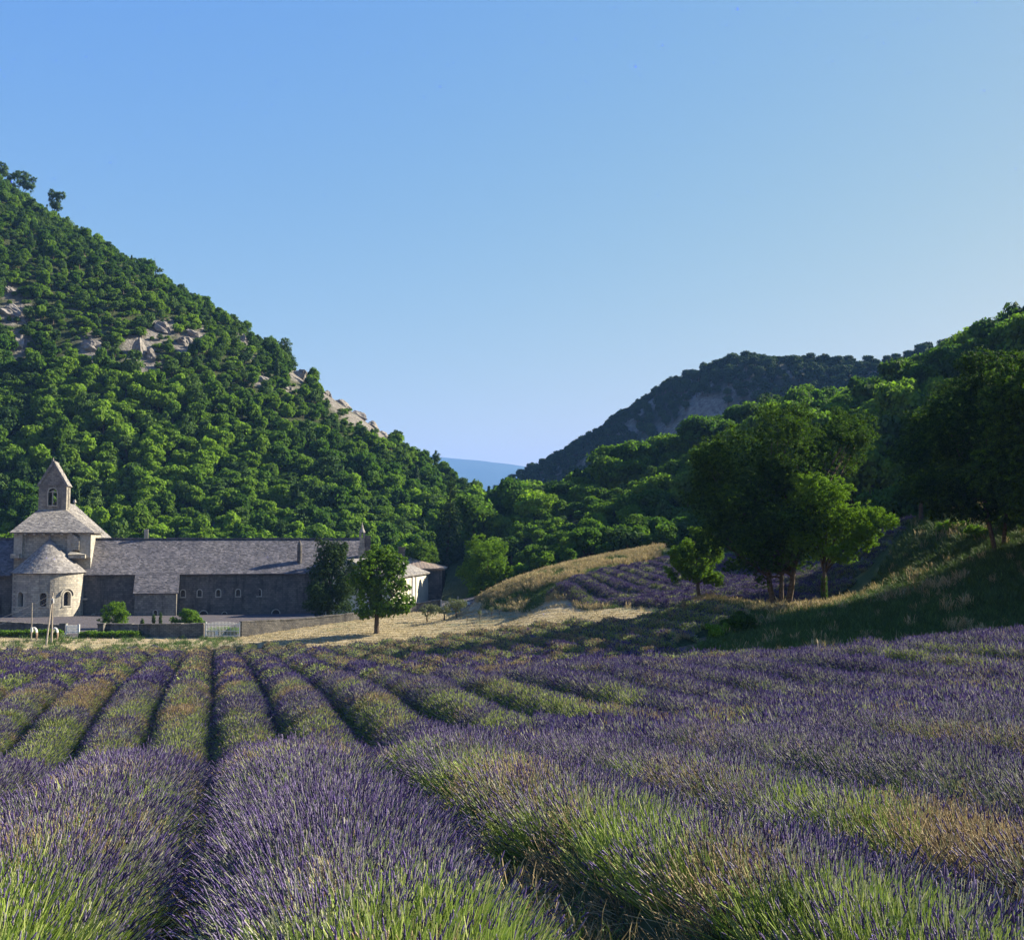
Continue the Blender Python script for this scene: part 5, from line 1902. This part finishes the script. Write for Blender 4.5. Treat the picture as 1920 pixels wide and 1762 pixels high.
# ------------------------------------------------------------------ clipped hedge
def hedge(label, px0, px1, d0, d1, y_top, w, seed):
    a, b = at(px0, 1190, d0), at(px1, 1190, d1)
    L = math.hypot(b.x - a.x, b.y - a.y)
    n = int(L * 75)
    r = np.random.default_rng(seed)
    f = r.uniform(0, 1, n)
    cx_, cy_ = a.x + (b.x - a.x) * f, a.y + (b.y - a.y) * f
    zt = at((px0 + px1) / 2, y_top, (d0 + d1) / 2).z
    g = ground(cx_, cy_)
    H = zt - g + (fbm(f * L / 1.2, f * 0, seed) - .5) * .35
    o_ = r.uniform(-1, 1, n)
    v = r.uniform(.05, 1, n) ** .7
    P = np.c_[cx_, cy_ + o_ * w, g + v * H]
    D = np.c_[r.normal(0, .4, n), o_ * .8 - .2, v * .8]
    og = (a.x, a.y, float(g.mean()))
    mb = MB()
    k = max(2, int(L / 1.5))
    for i in range(k):
        f0, f1 = i / k, (i + 1) / k - .004
        q = []
        for zz in (0.1, .72):
            for f_, s_ in ((f0, -1), (f1, -1), (f1, 1), (f0, 1)):
                xx, yy = a.x + (b.x - a.x) * f_, a.y + (b.y - a.y) * f_ + s_ * w * .7
                gg = g1(xx, yy)
                q.append((xx - og[0], yy - og[1], gg + (zt - gg) * zz - og[2]))
        mb.hexa(q)
    h = mb.build('hedge', M['body'])
    h.location = og
    o = scatter('leaves', 'leaf', SPRAY, P - np.array(og), quat_from_normal(D, r.uniform(0, 6, n)), r.uniform(.5, .85, n), r.integers(0, 4, n), np.clip(r.normal(.72, .2, n), 0, 1), h)
    o['kind'] = 'stuff'
    return tag(h, label, 'hedge')


hedge('clipped green hedge left of the small white gate', -60, 116, 110.5, 111, 1181.5, .45, 3)
hedge('clipped green hedge right of the small white gate', 149, 262, 111, 111.3, 1184, .45, 4)
hedge('low green bush line seen through the bars of the wide white gate', 391, 447, 113.5, 113.5, 1177, .6, 5)

# ------------------------------------------------------------------ two people working at the hedge
def bent_person(px, d, flip, label):
    a = at(px, 1200, d); a.z = g1(a.x, a.y)
    V = [(0, 0, .92), (.10 * flip, 0, 1.12), (.28 * flip, 0, 1.22), (.46 * flip, 0, 1.14), (.56 * flip, 0, 1.04), (.64 * flip, 0, .94),
         (0, .10, .86), (.05, .11, .47), (-.02, .11, .06), (.12 * flip, .12, .02), (0, -.10, .86), (.06, -.11, .47), (0, -.11, .06), (.14 * flip, -.12, .02),
         (.42 * flip, .17, 1.06), (.46 * flip, .2, .80), (.56 * flip, .16, .58), (.42 * flip, -.17, 1.06), (.48 * flip, -.2, .80), (.58 * flip, -.16, .58)]
    E_ = [(0, 1), (1, 2), (2, 3), (3, 4), (4, 5), (0, 6), (6, 7), (7, 8), (8, 9), (0, 10), (10, 11), (11, 12), (12, 13), (3, 14), (14, 15), (15, 16), (3, 17), (17, 18), (18, 19)]
    rad = [.15, .15, .16, .15, .06, .105, .095, .065, .045, .04, .095, .065, .045, .04, .06, .045, .035, .06, .045, .035]
    me = bpy.data.meshes.new('person')
    me.from_pydata(V, E_, [])
    o = bpy.data.objects.new('person', me)
    link(o)
    md = o.modifiers.new('skin', 'SKIN')
    for i, s in enumerate(me.skin_vertices[0].data):
        s.radius = (rad[i], rad[i]); s.use_root = i == 0
    sb = o.modifiers.new('sub', 'SUBSURF'); sb.levels = 1; sb.render_levels = 1
    m, nt, out = new_mat('clothing_' + ('a' if flip > 0 else 'b'))
    tc = nt.nodes.new('ShaderNodeTexCoord'); sp = nt.nodes.new('ShaderNodeSeparateXYZ'); nt.links.new(tc.outputs['Object'], sp.inputs[0])
    principled(nt, out, ramp(nt, sp.outputs[2], [(.0, (.28, .2, .15)), (.74, (.30, .21, .15)), (.80, (.5, .49, .46)), (1.0, (.55, .54, .5))]), .9, .1)
    me.materials.append(m)
    o.location = a
    return tag(o, label, 'person', 'people working at the hedge')


bent_person(68, 108.6, -1, 'person in a white top bending over at the hedge by the thin pole')
bent_person(107, 108.8, -1, 'person in a white top stooping right of the tall braced pole')

# ------------------------------------------------------------------ lavender prototypes
PUR = [(0.082, 0.054, 0.170), (0.115, 0.082, 0.215), (0.045, 0.031, 0.105), (0.175, 0.150, 0.235)]
STEM = [(0.27, 0.29, 0.185), (0.33, 0.335, 0.24), (0.18, 0.23, 0.115), (0.40, 0.39, 0.31)]
GRN = [(0.19, 0.275, 0.045), (0.25, 0.33, 0.065), (0.125, 0.20, 0.032), (0.35, 0.385, 0.14)]
GRN_FAR = [(0.205, 0.27, 0.065), (0.26, 0.31, 0.095), (0.15, 0.20, 0.05), (0.34, 0.34, 0.16)]
TAN = [(0.33, 0.255, 0.135), (0.27, 0.20, 0.11), (0.40, 0.32, 0.18), (0.22, 0.16, 0.09)]
LEAF = [(0.055, 0.085, 0.03), (0.075, 0.105, 0.04), (0.045, 0.065, 0.025)]


def tuft(seed, n, rad, l0, l1, stem_w, spike_w, spike_l, flower, stem_c, spike_c, splay=.38, leaves=14, fine=True, droop=.06):
    r = np.random.default_rng(seed)
    V, Q, Cc = [], [], []
    off = 0

    def strip(pts, wid, side, col):
        nonlocal off
        k = len(pts)
        a = np.array(pts); w = np.array(wid)[:, None] * side
        v = np.empty((k * 2, 3)); v[0::2] = a - w; v[1::2] = a + w
        V.append(v); Cc.append(np.repeat(np.array(col).reshape(-1, 3) if np.ndim(col) > 1 else np.tile(col, (k, 1)), 2, 0))
        Q.extend([(off + 2 * i, off + 2 * i + 1, off + 2 * i + 3, off + 2 * i + 2) for i in range(k - 1)])
        off += 2 * k
    for i in range(n):
        a, q = r.uniform(0, 6.283), math.sqrt(r.uniform(0, 1))
        b = np.array((math.cos(a) * q * rad, math.sin(a) * q * rad, -.06))
        L = r.uniform(l0, l1)
        dirn = np.array((math.cos(a) * q * splay + r.normal(0, .11), math.sin(a) * q * splay + r.normal(0, .11), 1.0)); dirn /= np.linalg.norm(dirn)
        bend = np.array((r.normal(0, droop), r.normal(0, droop), 0))
        p1 = b + dirn * L * .55 + bend * L * .4; p2 = b + dirn * L + bend * L
        th = r.uniform(0, 3.14); sd = np.array((math.cos(th), math.sin(th), 0))
        sc = np.array(stem_c[r.integers(len(stem_c))])
        strip([b, p1, p2], [stem_w, stem_w * .9, stem_w * .8], sd, sc)
        if r.uniform() < flower:
            up = (p2 - p1) / np.linalg.norm(p2 - p1)
            sl = spike_l * r.uniform(.7, 1.3); sw = spike_w * r.uniform(.75, 1.25)
            c0 = np.array(spike_c[r.integers(len(spike_c))])
            sd1 = np.cross(up, (math.cos(th + .3), math.sin(th + .3), 0.1)); sd1 /= np.linalg.norm(sd1); sd2 = np.cross(up, sd1)
            if fine:
                prof = [(-.25, .25), (-.12, .85), (0, .45), (.12, 1.0), (.3, .7), (.45, 1.0), (.62, .62), (.78, .72), (1.0, .06)]
                ring = 4
                base = off
                v = []
                for h, w in prof:
                    for k in range(ring):
                        t = k / ring * 6.283 + h * 1.5
                        v.append(p2 + up * sl * h + (sd1 * math.cos(t) + sd2 * math.sin(t)) * sw * w * r.uniform(.75, 1.2))
                V.append(np.array(v)); Cc.append(np.clip(c0 * r.uniform(.7, 1.3, (len(v), 1)), 0, 1)); off += len(v)
                for j in range(len(prof) - 1):
                    for k in range(ring):
                        Q.append((base + j * ring + k, base + j * ring + (k + 1) % ring, base + (j + 1) * ring + (k + 1) % ring, base + (j + 1) * ring + k))
            else:
                for s in (sd1, sd2):
                    strip([p2 - up * sl * .3, p2 + up * sl * .15, p2 + up * sl * .6, p2 + up * sl], [sw * .35, sw, sw * .8, sw * .1], s, c0 * r.uniform(.85, 1.15))
    for i in range(leaves):
        a, q = r.uniform(0, 6.283), math.sqrt(r.uniform(0, 1))
        b = np.array((math.cos(a) * q * rad, math.sin(a) * q * rad, -.08))
        d = np.array((math.cos(a) * .55 + r.normal(0, .3), math.sin(a) * .55 + r.normal(0, .3), 1)); d /= np.linalg.norm(d)
        L = r.uniform(.10, .24) * (l1 / .40) ** .5
        th = r.uniform(0, 3.14); sd = np.array((math.cos(th), math.sin(th), 0))
        strip([b, b + d * L * .5, b + d * L], [stem_w * 1.6, stem_w * 2.0, stem_w * .3], sd, LEAF[r.integers(3)])
    me = np_mesh('lavender_tuft', np.concatenate(V), np.array(Q))
    set_col(me, 'Col', np.concatenate(Cc))
    me.materials.append(M['plant'])
    return me


LAV = []
for lod, (n, rad, sw, pw, pl, fine) in enumerate(((27, .13, .0021, .0050, .055, True), (30, .17, .0038, .0095, .075, False), (30, .27, .0078, .019, .11, False))):
    ls = (1.0, .95, .85)[lod]
    for v in range(3):
        LAV.append(proto('lavender', tuft(1000 + lod * 50 + v, n, rad, .23 * ls, .42 * ls, sw, pw, pl, .70, STEM, PUR, fine=fine, leaves=12, droop=.10)))
    for v in range(3):
        LAV.append(proto('lavender', tuft(1010 + lod * 50 + v, int(n * 1.35), rad, .20 * ls, .36 * ls, sw * 1.35, pw, pl * .8, (.16 if fine else .17), GRN if fine else GRN_FAR, PUR, fine=fine, leaves=16)))
    for v in range(3):
        LAV.append(proto('lavender', tuft(1020 + lod * 50 + v, n, rad, .18 * ls, .38 * ls, sw * 1.15, pw * .95, pl * .55, .75, TAN, TAN + PUR[:1], fine=fine, leaves=6, droop=.14)))

# patches of one kind seen in the photograph: x, y, half size along/across in m, kind (0 flowering, 1 green, 2 dry)
PATCH = []
for px_, py_, rad_, kd in ((60, 1640, .7, 1), (40, 1740, .9, 1), (230, 1640, .35, 1), (150, 1700, .5, 1), (120, 1510, .6, 0), (330, 1560, .6, 0), (640, 1740, .55, 1), (860, 1740, .6, 1), (760, 1560, 1.0, 0), (560, 1560, 1.0, 0),
                           (600, 1440, .9, 0), (870, 1430, 1.1, 1), (1000, 1450, .8, 2), (1230, 1450, .8, 2), (1160, 1470, .9, 0), (1250, 1550, .6, 1), (1370, 1530, .45, 1), (1380, 1415, .9, 1), (1560, 1470, .7, 1), (1640, 1480, .7, 1),
                           (1320, 1640, .35, 2), (1230, 1680, .4, 2), (1450, 1600, .45, 2), (1830, 1500, .7, 2), (1780, 1560, .5, 2), (1900, 1560, .5, 2), (1750, 1720, .7, 1), (1560, 1720, .5, 1), (1880, 1700, .6, 1), (1560, 1600, .6, 0), (1750, 1620, .6, 0),
                           (1100, 1620, .5, 0), (1600, 1260, 2.0, 0), (1150, 1300, 1.6, 1), (1430, 1390, .9, 0), (1000, 1400, .9, 0), (1700, 1400, 1.3, 0), (1750, 1220, 2.0, 1), (1250, 1345, .9, 2), (1320, 1360, .9, 1)):
    h_ = hit(px_, py_, LH)
    PATCH.append((h_[0], h_[1], rad_, kd))


ROW_S, ROW_K = 2.1, -.2707


def row_x(k, y):
    y = np.asarray(y, float)
    return .05 + ROW_S * (k + .5) + ROW_K * y - .36 * np.clip((14 - y) / 9, 0, 2) ** 1.5 + (.58 if k >= 1 else .10 if k == 0 else 0.0) * np.clip((10.5 - y) / 5.0, 0, 1)


def row_shape(k, y, s):
    """height of the leafy body of row k above the soil at distance y and cross position s (-1..1)"""
    hum = .80 + .42 * vnoise(y / .85, np.full_like(y, k * 7.3), 3) * .75 + .2 * (fbm(y / 5.0, np.full_like(y, k * 3.1), 4) - .5)
    return np.interp(y, [14, 30], [.47, .56]) * hum * np.clip(1 - np.abs(s) ** 2.6, 0, 1) ** .75


def kinds(k, y, s, x, r):
    n = len(y)
    f = fbm(x / 1.5 + k * 5.0, y / 2.6, 51, 3); f2 = fbm(x / 2.2 + 40, y / 3.5 + k, 57, 3)
    pg = np.clip((f - .45) * 4.5, 0, .85) * (1 - .55 * (k > 4) * (y > 24) * (y < 43)); pt = np.clip((f2 - .50) * 4.2, 0, .7) * (1 - .5 * (k > 4) * (y > 24) * (y < 43))
    dn = np.exp(-((y - 33) / 2.6) ** 2) * (k < 5) * .75
    pg = np.clip(pg + dn, 0, .95)
    far = np.clip((y - 52) / 35, 0, 1)
    mid = np.clip((y - 44) / 8, 0, 1) * (k > 3)
    pg = pg + far * .24 + mid * .24 + .06 * (y > 30); pt = pt + far * .30 + mid * .30 + .10 * (y > 30) * (k < 5)
    pt = pt + np.where(k == -1, .25 * (y > 30), 0)
    pg = pg + .75 * np.clip(np.abs(s) - .5, 0, 1) + .10 * (y > 30) * (k < 5)
    u = r.uniform(0, 1, n)
    kd = np.where(u < pg, 1, np.where(u < pg + pt, 2, 0))
    for X_, Y_, q, c in PATCH:
        dd = np.hypot(x - X_, (y - Y_) * .6) / q
        w = np.exp(-dd ** 2 * 1.2) * .95
        kd = np.where(r.uniform(0, 1, n) < w, c, kd)
    return kd


def body_mesh(name, cx, cy, px_, py_, hgt, ns=11):
    """low leafy ridge; cx,cy centre line, px_,py_ half-width vector"""
    n = len(cx)
    s = np.linspace(-1, 1, ns)
    X_ = cx[:, None] + px_[:, None] * s[None, :]; Y_ = cy[:, None] + py_[:, None] * s[None, :]
    Z_ = ground(X_, Y_) + hgt(np.repeat(cy[:, None], ns, 1), np.repeat(s[None, :], n, 0)) - .03
    Z_ += (fbm(X_ * 4, Y_ * 4, 8, 2) - .5) * .10 * (1 - np.abs(s)[None, :] ** 4)
    ii = np.arange(n - 1)[:, None] * ns + np.arange(ns - 1)[None, :]
    q = np.stack([ii, ii + 1, ii + 1 + ns, ii + ns], -1).reshape(-1, 4)
    o = np.array((cx[0], cy[0], Z_[0, ns // 2]))
    me = np_mesh(name, np.stack([X_, Y_, Z_], -1) - o, q, smooth=True)
    me.materials.append(M['body'])
    ob = bpy.data.objects.new(name, me)
    ob.location = o
    return link(ob), o


def end_y(k):
    return float(np.interp(k, [-12, 3, 5, 6, 10, 13, 15.5, 17], [100.5, 99, 91, 87.5, 84.5, 80, 76.5, 75]))


def lav_row(k, ya, yb, label, seed):
    r = np.random.default_rng(seed)
    ys_ = [ya]
    while ys_[-1] < yb: ys_.append(ys_[-1] + max(.16, ys_[-1] * .0075))
    cy = np.array(ys_); cx = row_x(k, cy)
    hw_n, hw_f = ROW_S * .405, ROW_S * .365
    if k == 0: hw_n *= 1.10
    if k > 3: hw_f *= .91
    hw = np.interp(cy, [16, 26], [hw_n, hw_f])
    wv = .90 + .16 * vnoise(cy / .9, cy * 0 + k * 3.7, 14)
    root, o = body_mesh('lavender_row', cx, cy, hw * wv, hw * wv * .27, lambda y, s: row_shape(k, y, s) * np.clip(np.minimum(y - ya, yb - y) / .9, 0.0, 1) ** .5)
    tag(root, label, 'lavender row', 'lavender rows of the main field')
    # stems
    L = np.array([(3, 17, 46.0, 0), (17, 31, 16.0, 1), (31, 47, 21.0, 1), (47, 101, 9.0, 2)])
    P_, N_, S_, I_, T_ = [], [], [], [], []
    for y0, y1, dens, lod in L:
        a, b = max(ya, y0), min(yb, y1)
        if b <= a: continue
        n = int((b - a) * 2.35 * dens)
        y = r.uniform(a, b, n); s = np.clip(r.uniform(-1, 1, n), -1, 1) * .97
        if lod == 0:                                                    # the bare trodden gaps beside the nearest mounds
            ok_ = ~((k == 1) & (s < -.62) & (y < 9)) & ~((k == 0) & (np.abs(s) > .86)) & ~((k == -1) & (s > .86))
            ok_ |= (k == 1) & (s < -.62) & (r.uniform(0, 1, n) < .5)
            y, s = y[ok_], s[ok_]; n = len(y)
        hw = np.interp(y, [16, 26], [hw_n, hw_f])
        x = row_x(k, y) + hw * s; yy_ = y + hw * s * .27
        if lod == 1 and y0 < 20:
            pass
        px_, py_ = proj(np.c_[x, yy_, np.full(n, 0.0) - .12 * y])
        keep = (px_ > -330 - 600 * (y < 17)) & (px_ < 2250 + 600 * (y < 17))
        y, s, x, yy_ = y[keep], s[keep], x[keep], yy_[keep]
        n = len(y)
        if n == 0: continue
        z = ground(x, yy_) + row_shape(k, y, s) * .92
        ang = s * 1.0 + r.normal(0, .16, n)
        fw = r.normal(-.02, .17, n)
        nr = np.c_[np.sin(ang) * .965, np.sin(ang) * .26 + fw, np.cos(ang)]
        kd = kinds(k, y, s, x, r)
        wither = (lod == 0) & (k == 1) & (s < -.62) & (y < 9)
        kd = np.where(wither, 2, kd)
        P_.append(np.c_[x, yy_, z]); N_.append(nr)
        hs = np.where(kd == 1, .92, np.where(kd == 2, .86, 1.0)) * r.uniform(.78, 1.15, n) * (.82 + .36 * fbm(x * .9, y * .9, 71, 2))
        hs = np.where(wither, hs * .6, hs)
        S_.append(np.c_[r.uniform(.9, 1.15, n), r.uniform(.9, 1.15, n), hs])
        I_.append(int(lod) * 9 + kd * 3 + r.integers(0, 3, n)); T_.append(np.clip(r.normal(.5, .22, n), 0, 1))
    if P_:
        P_ = np.concatenate(P_)
        N_ = np.concatenate(N_)
        st = scatter('flower_stems', 'lavender', LAV, P_ - o, quat_from_normal(N_, r.uniform(0, 6.283, len(P_))), np.concatenate(S_), np.concatenate(I_), np.concatenate(T_), root)
        st['kind'] = 'stuff'


ORD = ('first', 'second', 'third', 'fourth', 'fifth', 'sixth', 'seventh', 'eighth', 'ninth', 'tenth', 'eleventh', 'twelfth', 'thirteenth', 'fourteenth', 'fifteenth', 'sixteenth')
for k in range(-13, 16):
    if k == 0: lab = 'broad purple lavender row in the centre running from the nearest mound towards the white gate'
    elif k < 0: lab = f'{ORD[-k - 1]} lavender row left of the dark path that leads to the white gate'
    else: lab = f'{ORD[k - 1]} lavender row right of the broad central purple row'
    ya = 3.3
    # where the row enters the picture
    yy_ = np.linspace(3.3, 99, 400); pxx = CX + F * row_x(k, yy_) / yy_
    inn = yy_[(pxx > -500 - 600 * (yy_ < 17)) & (pxx < 2350 + 600 * (yy_ < 17))]
    if len(inn) == 0: continue
    ya = max(3.3, inn[0])
    yb = end_y(k)
    if k >= 11:
        lav_row(k, ya, 41.5, lab + ', near part', 700 + k)
        if k <= 15: lav_row(k, 57 + (k - 10) * 2.2, yb, f'{ORD[k - 1]} lavender row right of the central row, far part beyond the shaded hollow', 740 + k)
    else:
        lav_row(k, ya, yb, lab, 700 + k)
for k in range(16, 22):
    yy_ = np.linspace(3.3, 41, 300); pxx = CX + F * row_x(k, yy_) / yy_
    inn = yy_[(pxx > -500 - 600 * (yy_ < 17)) & (pxx < 2350 + 600 * (yy_ < 17))]
    if len(inn) > 3 and inn[0] < 40:
        lav_row(k, inn[0], 41.5, f'lavender row near the right photo edge, number {k} from the centre' if False else f'short lavender row on the right crest, {ORD[k - 16]} beyond the fifteenth row', 700 + k)

# upper lavender terrace behind the three trees
TERR = pxd((1034, 105.5), (1150, 113), (1245, 119.5), (1400, 121), (1600, 120.5), (1720, 112), (1755, 99), (1690, 87), (1570, 81.5), (1400, 82), (1262, 85.5), (1062, 102))
td = np.array((.412, -.911)); tp = np.array((.911, .412))
for j in range(13):
    c = 47.3 + j * 2.35
    a = np.linspace(-140, -40, 600)
    X_, Y_ = td[0] * a + tp[0] * c, td[1] * a + tp[1] * c
    ok = inside(TERR, X_, Y_)
    if ok.sum() < 12: continue
    i0, i1 = np.nonzero(ok)[0][[0, -1]]
    m_ = max(8, int((a[i1] - a[i0]) / .5))
    al = np.linspace(a[i0], a[i1], m_)
    cx, cy = td[0] * al + tp[0] * c, td[1] * al + tp[1] * c
    hw = .86
    e0, e1 = min(cy[0], cy[-1]), max(cy[0], cy[-1])
    hb = lambda y, s, c=c, e0=e0, e1=e1: .45 * np.clip(np.minimum(y - e0, e1 - y) / .9 + .05, 0.0, 1) ** .5 * (.75 + .5 * vnoise(y / 1.1, np.full_like(y, c * 3.3), 5)) * np.clip(1 - np.abs(s) ** 2.6, 0, 1) ** .75
    root, o = body_mesh('lavender_row', cx, cy, np.full(m_, tp[0] * hw), np.full(m_, tp[1] * hw), lambda y, s: hb(np.repeat(cy[:, None], 9, 1), s), 9)
    tag(root, f'{ORD[j]} purple lavender row of the upper terrace, counted from its grassy left corner', 'lavender row', 'lavender rows of the upper terrace')
    r = np.random.default_rng(1500 + j)
    n = int((a[i1] - a[i0]) * 20)
    al = r.uniform(a[i0], a[i1], n); s = r.uniform(-.97, .97, n)
    yc = td[1] * al + tp[1] * c
    x, y = td[0] * al + tp[0] * (c + s * hw), yc + tp[1] * s * hw
    z = ground(x, y) + hb(yc, s) * .9
    ang = s * .95 + r.normal(0, .15, n)
    nr = np.c_[np.sin(ang) * tp[0], np.sin(ang) * tp[1] + r.normal(0, .15, n), np.cos(ang)]
    kd = np.where(r.uniform(0, 1, n) < np.clip((fbm(x / 2, y / 2, 91) - .45) * 4, 0.12, .7), 1, 0)
    st = scatter('flower_stems', 'lavender', LAV, np.c_[x, y, z] - o, quat_from_normal(nr, r.uniform(0, 6.28, n)), r.uniform(.75, 1.1, n), 18 + kd * 3 + r.integers(0, 3, n), np.clip(r.normal(.32, .2, n), 0, 1), root)
    st['kind'] = 'stuff'


# ------------------------------------------------------------------ grasses
def grass_mesh(seed, n, rad, l0, l1, w, cols, lean=.35, heads=0.0):
    r = np.random.default_rng(seed)
    V, Q, Cc = [], [], []
    off = 0
    for i in range(n):
        a, q = r.uniform(0, 6.283), math.sqrt(r.uniform(0, 1))
        b = np.array((math.cos(a) * q * rad, math.sin(a) * q * rad, -.04))
        L = r.uniform(l0, l1)
        d = np.array((r.normal(0, lean), r.normal(0, lean), 1)); d /= np.linalg.norm(d)
        dr = np.array((d[0], d[1], -.3)) * L * .35
        th = r.uniform(0, 3.14); sd = np.array((math.cos(th), math.sin(th), 0))
        c = np.array(cols[r.integers(len(cols))]) * r.uniform(.8, 1.2)
        pts = [b, b + d * L * .5, b + d * L * .85 + dr * .5, b + d * L + dr]
        wd = [w, w * .9, w * .6, w * .1]
        if r.uniform() < heads: wd = [w * .6, w * .5, w * 1.5, w * .3]
        v = np.empty((8, 3)); p = np.array(pts); ww = np.array(wd)[:, None] * sd
        v[0::2] = p - ww; v[1::2] = p + ww
        V.append(v); Cc.append(np.tile(c, (8, 1)))
        Q += [(off + 2 * j, off + 2 * j + 1, off + 2 * j + 3, off + 2 * j + 2) for j in range(3)]
        off += 8
    me = np_mesh('grass_tuft', np.concatenate(V), np.array(Q))
    set_col(me, 'Col', np.clip(np.concatenate(Cc), 0, 1))
    me.materials.append(M['plant'])
    return me


GG = [(0.07, 0.125, 0.026), (0.10, 0.165, 0.034), (0.05, 0.09, 0.02)]
DG = [(0.40, 0.31, 0.15), (0.34, 0.26, 0.13), (0.28, 0.24, 0.10), (0.46, 0.37, 0.20)]
SG = [(0.42, 0.35, 0.20), (0.34, 0.28, 0.15), (0.47, 0.40, 0.25)]
GR = [proto('grass', grass_mesh(2000 + i, 26, .30, .25, .62, .013, GG)) for i in range(3)]
GR += [proto('grass', grass_mesh(2010 + i, 26, .28, .35, .80, .011, DG, .22, .5)) for i in range(3)]
GR += [proto('grass', grass_mesh(2020 + i, 24, .26, .05, .17, .014, SG, .8)) for i in range(2)]
GR += [proto('grass', grass_mesh(2030 + i, 16, .16, .12, .42, .0035, DG + GG[:1], .45, .35)) for i in range(3)]


def grow(name, poly, n, kinds_p, smin, smax, seed, tint=.5, furrow=False):
    poly = np.array(poly)
    r = np.random.default_rng(seed)
    lo, hi = poly.min(0), poly.max(0)
    x = r.uniform(lo[0], hi[0], n * 3); y = r.uniform(lo[1], hi[1], n * 3)
    if furrow:
        ph = (x * .55 + y * .83) / 1.5
        y = y + (np.round(ph) - ph) * 1.5 * .75 * (r.uniform(0, 1, len(x)) < .8)
    k = inside(poly, x, y)
    x, y = x[k][:n], y[k][:n]
    m_ = len(x)
    z = ground(x, y)
    f = fbm(x * .35, y * .35, seed, 3)
    p = np.clip((f - .5) * 3.0 + kinds_p[1], 0.02, .98)
    dryk = r.uniform(0, 1, m_) < p
    a, b = kinds_p[0]
    idx = np.where(dryk, b[0] + r.integers(0, b[1], m_), a[0] + r.integers(0, a[1], m_))
    nr = np.c_[r.normal(0, .18, m_), r.normal(0, .18, m_), np.ones(m_)]
    og = (poly[:, 0].mean(), poly[:, 1].mean(), 0.0)
    o = scatter(name, 'grass', GR, np.c_[x, y, z], quat_from_normal(nr, r.uniform(0, 6.28, m_)), r.uniform(smin, smax, m_) * (.7 + .6 * f), idx, np.clip(r.normal(tint, .2, m_), 0, 1), origin=og)
    return tag(o, kind='stuff')


GREEN, DRY, STR, FINE = (0, 3), (3, 3), (6, 2), (8, 3)
grow('dry_grass', VERGE, 2600, ((GREEN, DRY), .80), .7, 1.15, 1)
grow('dry_grass', BANKTOP, 5200, ((GREEN, DRY), .50), .5, .85, 2)
grow('grass', pxd((1262, 82), (1060, 101), (1030, 106), (1240, 121), (1245, 127), (1030, 118), (940, 117), (900, 117), (905, 112), (1000, 104.5), (1100, 98), (1230, 84)), 3600, ((GREEN, DRY), .42), .7, 1.1, 3)
grow('grass', pxd((1262, 80), (1330, 84), (1560, 80), (1600, 77), (1700, 87), (1760, 98), (1740, 80), (1990, 72), (2150, 60), (2000, 47), (1700, 44), (1330, 44), (1250, 52), (1330, 62), (1330, 72)), 9500, ((GREEN, DRY), -.45), .75, 1.35, 4, .42)
grow('grass', pxd((1600, 119), (1720, 113), (1760, 99), (1740, 80), (1990, 72), (2150, 90), (1960, 125)), 5600, ((GREEN, DRY), -.18), .8, 1.6, 5, .45)
grow('straw_stubble', STRAW, 9000, ((STR, STR), .5), .7, 1.4, 6, .5, True)
grow('straw_stubble', STRIP, 2600, ((GREEN, STR), .85), .5, 1.2, 7)
grow('dry_weeds', pxd((-300, 101), (455, 101.5), (650, 92), (900, 87), (900, 84), (650, 88), (450, 97), (-300, 98)), 1300, ((GREEN, DRY), .6), .5, .95, 8)
# withered weeds on the bare soil of the near paths
for j, k in enumerate((-1, 0, 1, 2)):
    ys_ = rng.uniform(3.6, 15, 900)
    xs_ = row_x(k, ys_) + ROW_S * .5 + rng.normal(0, .17, 900) + (.28 * np.clip((10.5 - ys_) / 5, 0, 1) if k == 0 else 0)
    nr = np.c_[rng.normal(0, .35, 900), rng.normal(0, .35, 900), np.ones(900)]
    cl = fbm(xs_ * .9, ys_ * .9, 33)
    kp = (cl > (.34 if k == 0 else .40 if k == 1 else .50))
    og = (float(xs_[kp].mean()), float(ys_[kp].mean()), float(ground(xs_[kp], ys_[kp]).mean()))
    o = scatter('dry_weeds', 'grass', GR, np.c_[xs_, ys_, ground(xs_, ys_)][kp], quat_from_normal(nr, rng.uniform(0, 6.28, 900))[kp], rng.uniform(.5, 1.25, 900)[kp], (8 + rng.integers(0, 3, 900))[kp], np.clip(rng.normal(.4, .25, 900), 0, 1)[kp], origin=og)
    tag(o, kind='stuff')

# ------------------------------------------------------------------ air
m, nt, out = new_mat('air')
pv = nt.nodes.new('ShaderNodeVolumePrincipled')
pv.inputs['Color'].default_value = (0.19, 0.42, 0.92, 1)
pv.inputs['Density'].default_value = 0.00012
pv.inputs['Anisotropy'].default_value = 0.0
nt.links.new(pv.outputs[0], out.inputs['Volume'])
mb = MB()
mb.box(-7000, 6500, -330, 10500, -110, 760)
o = mb.build('haze', m)
tag(o, kind='stuff')
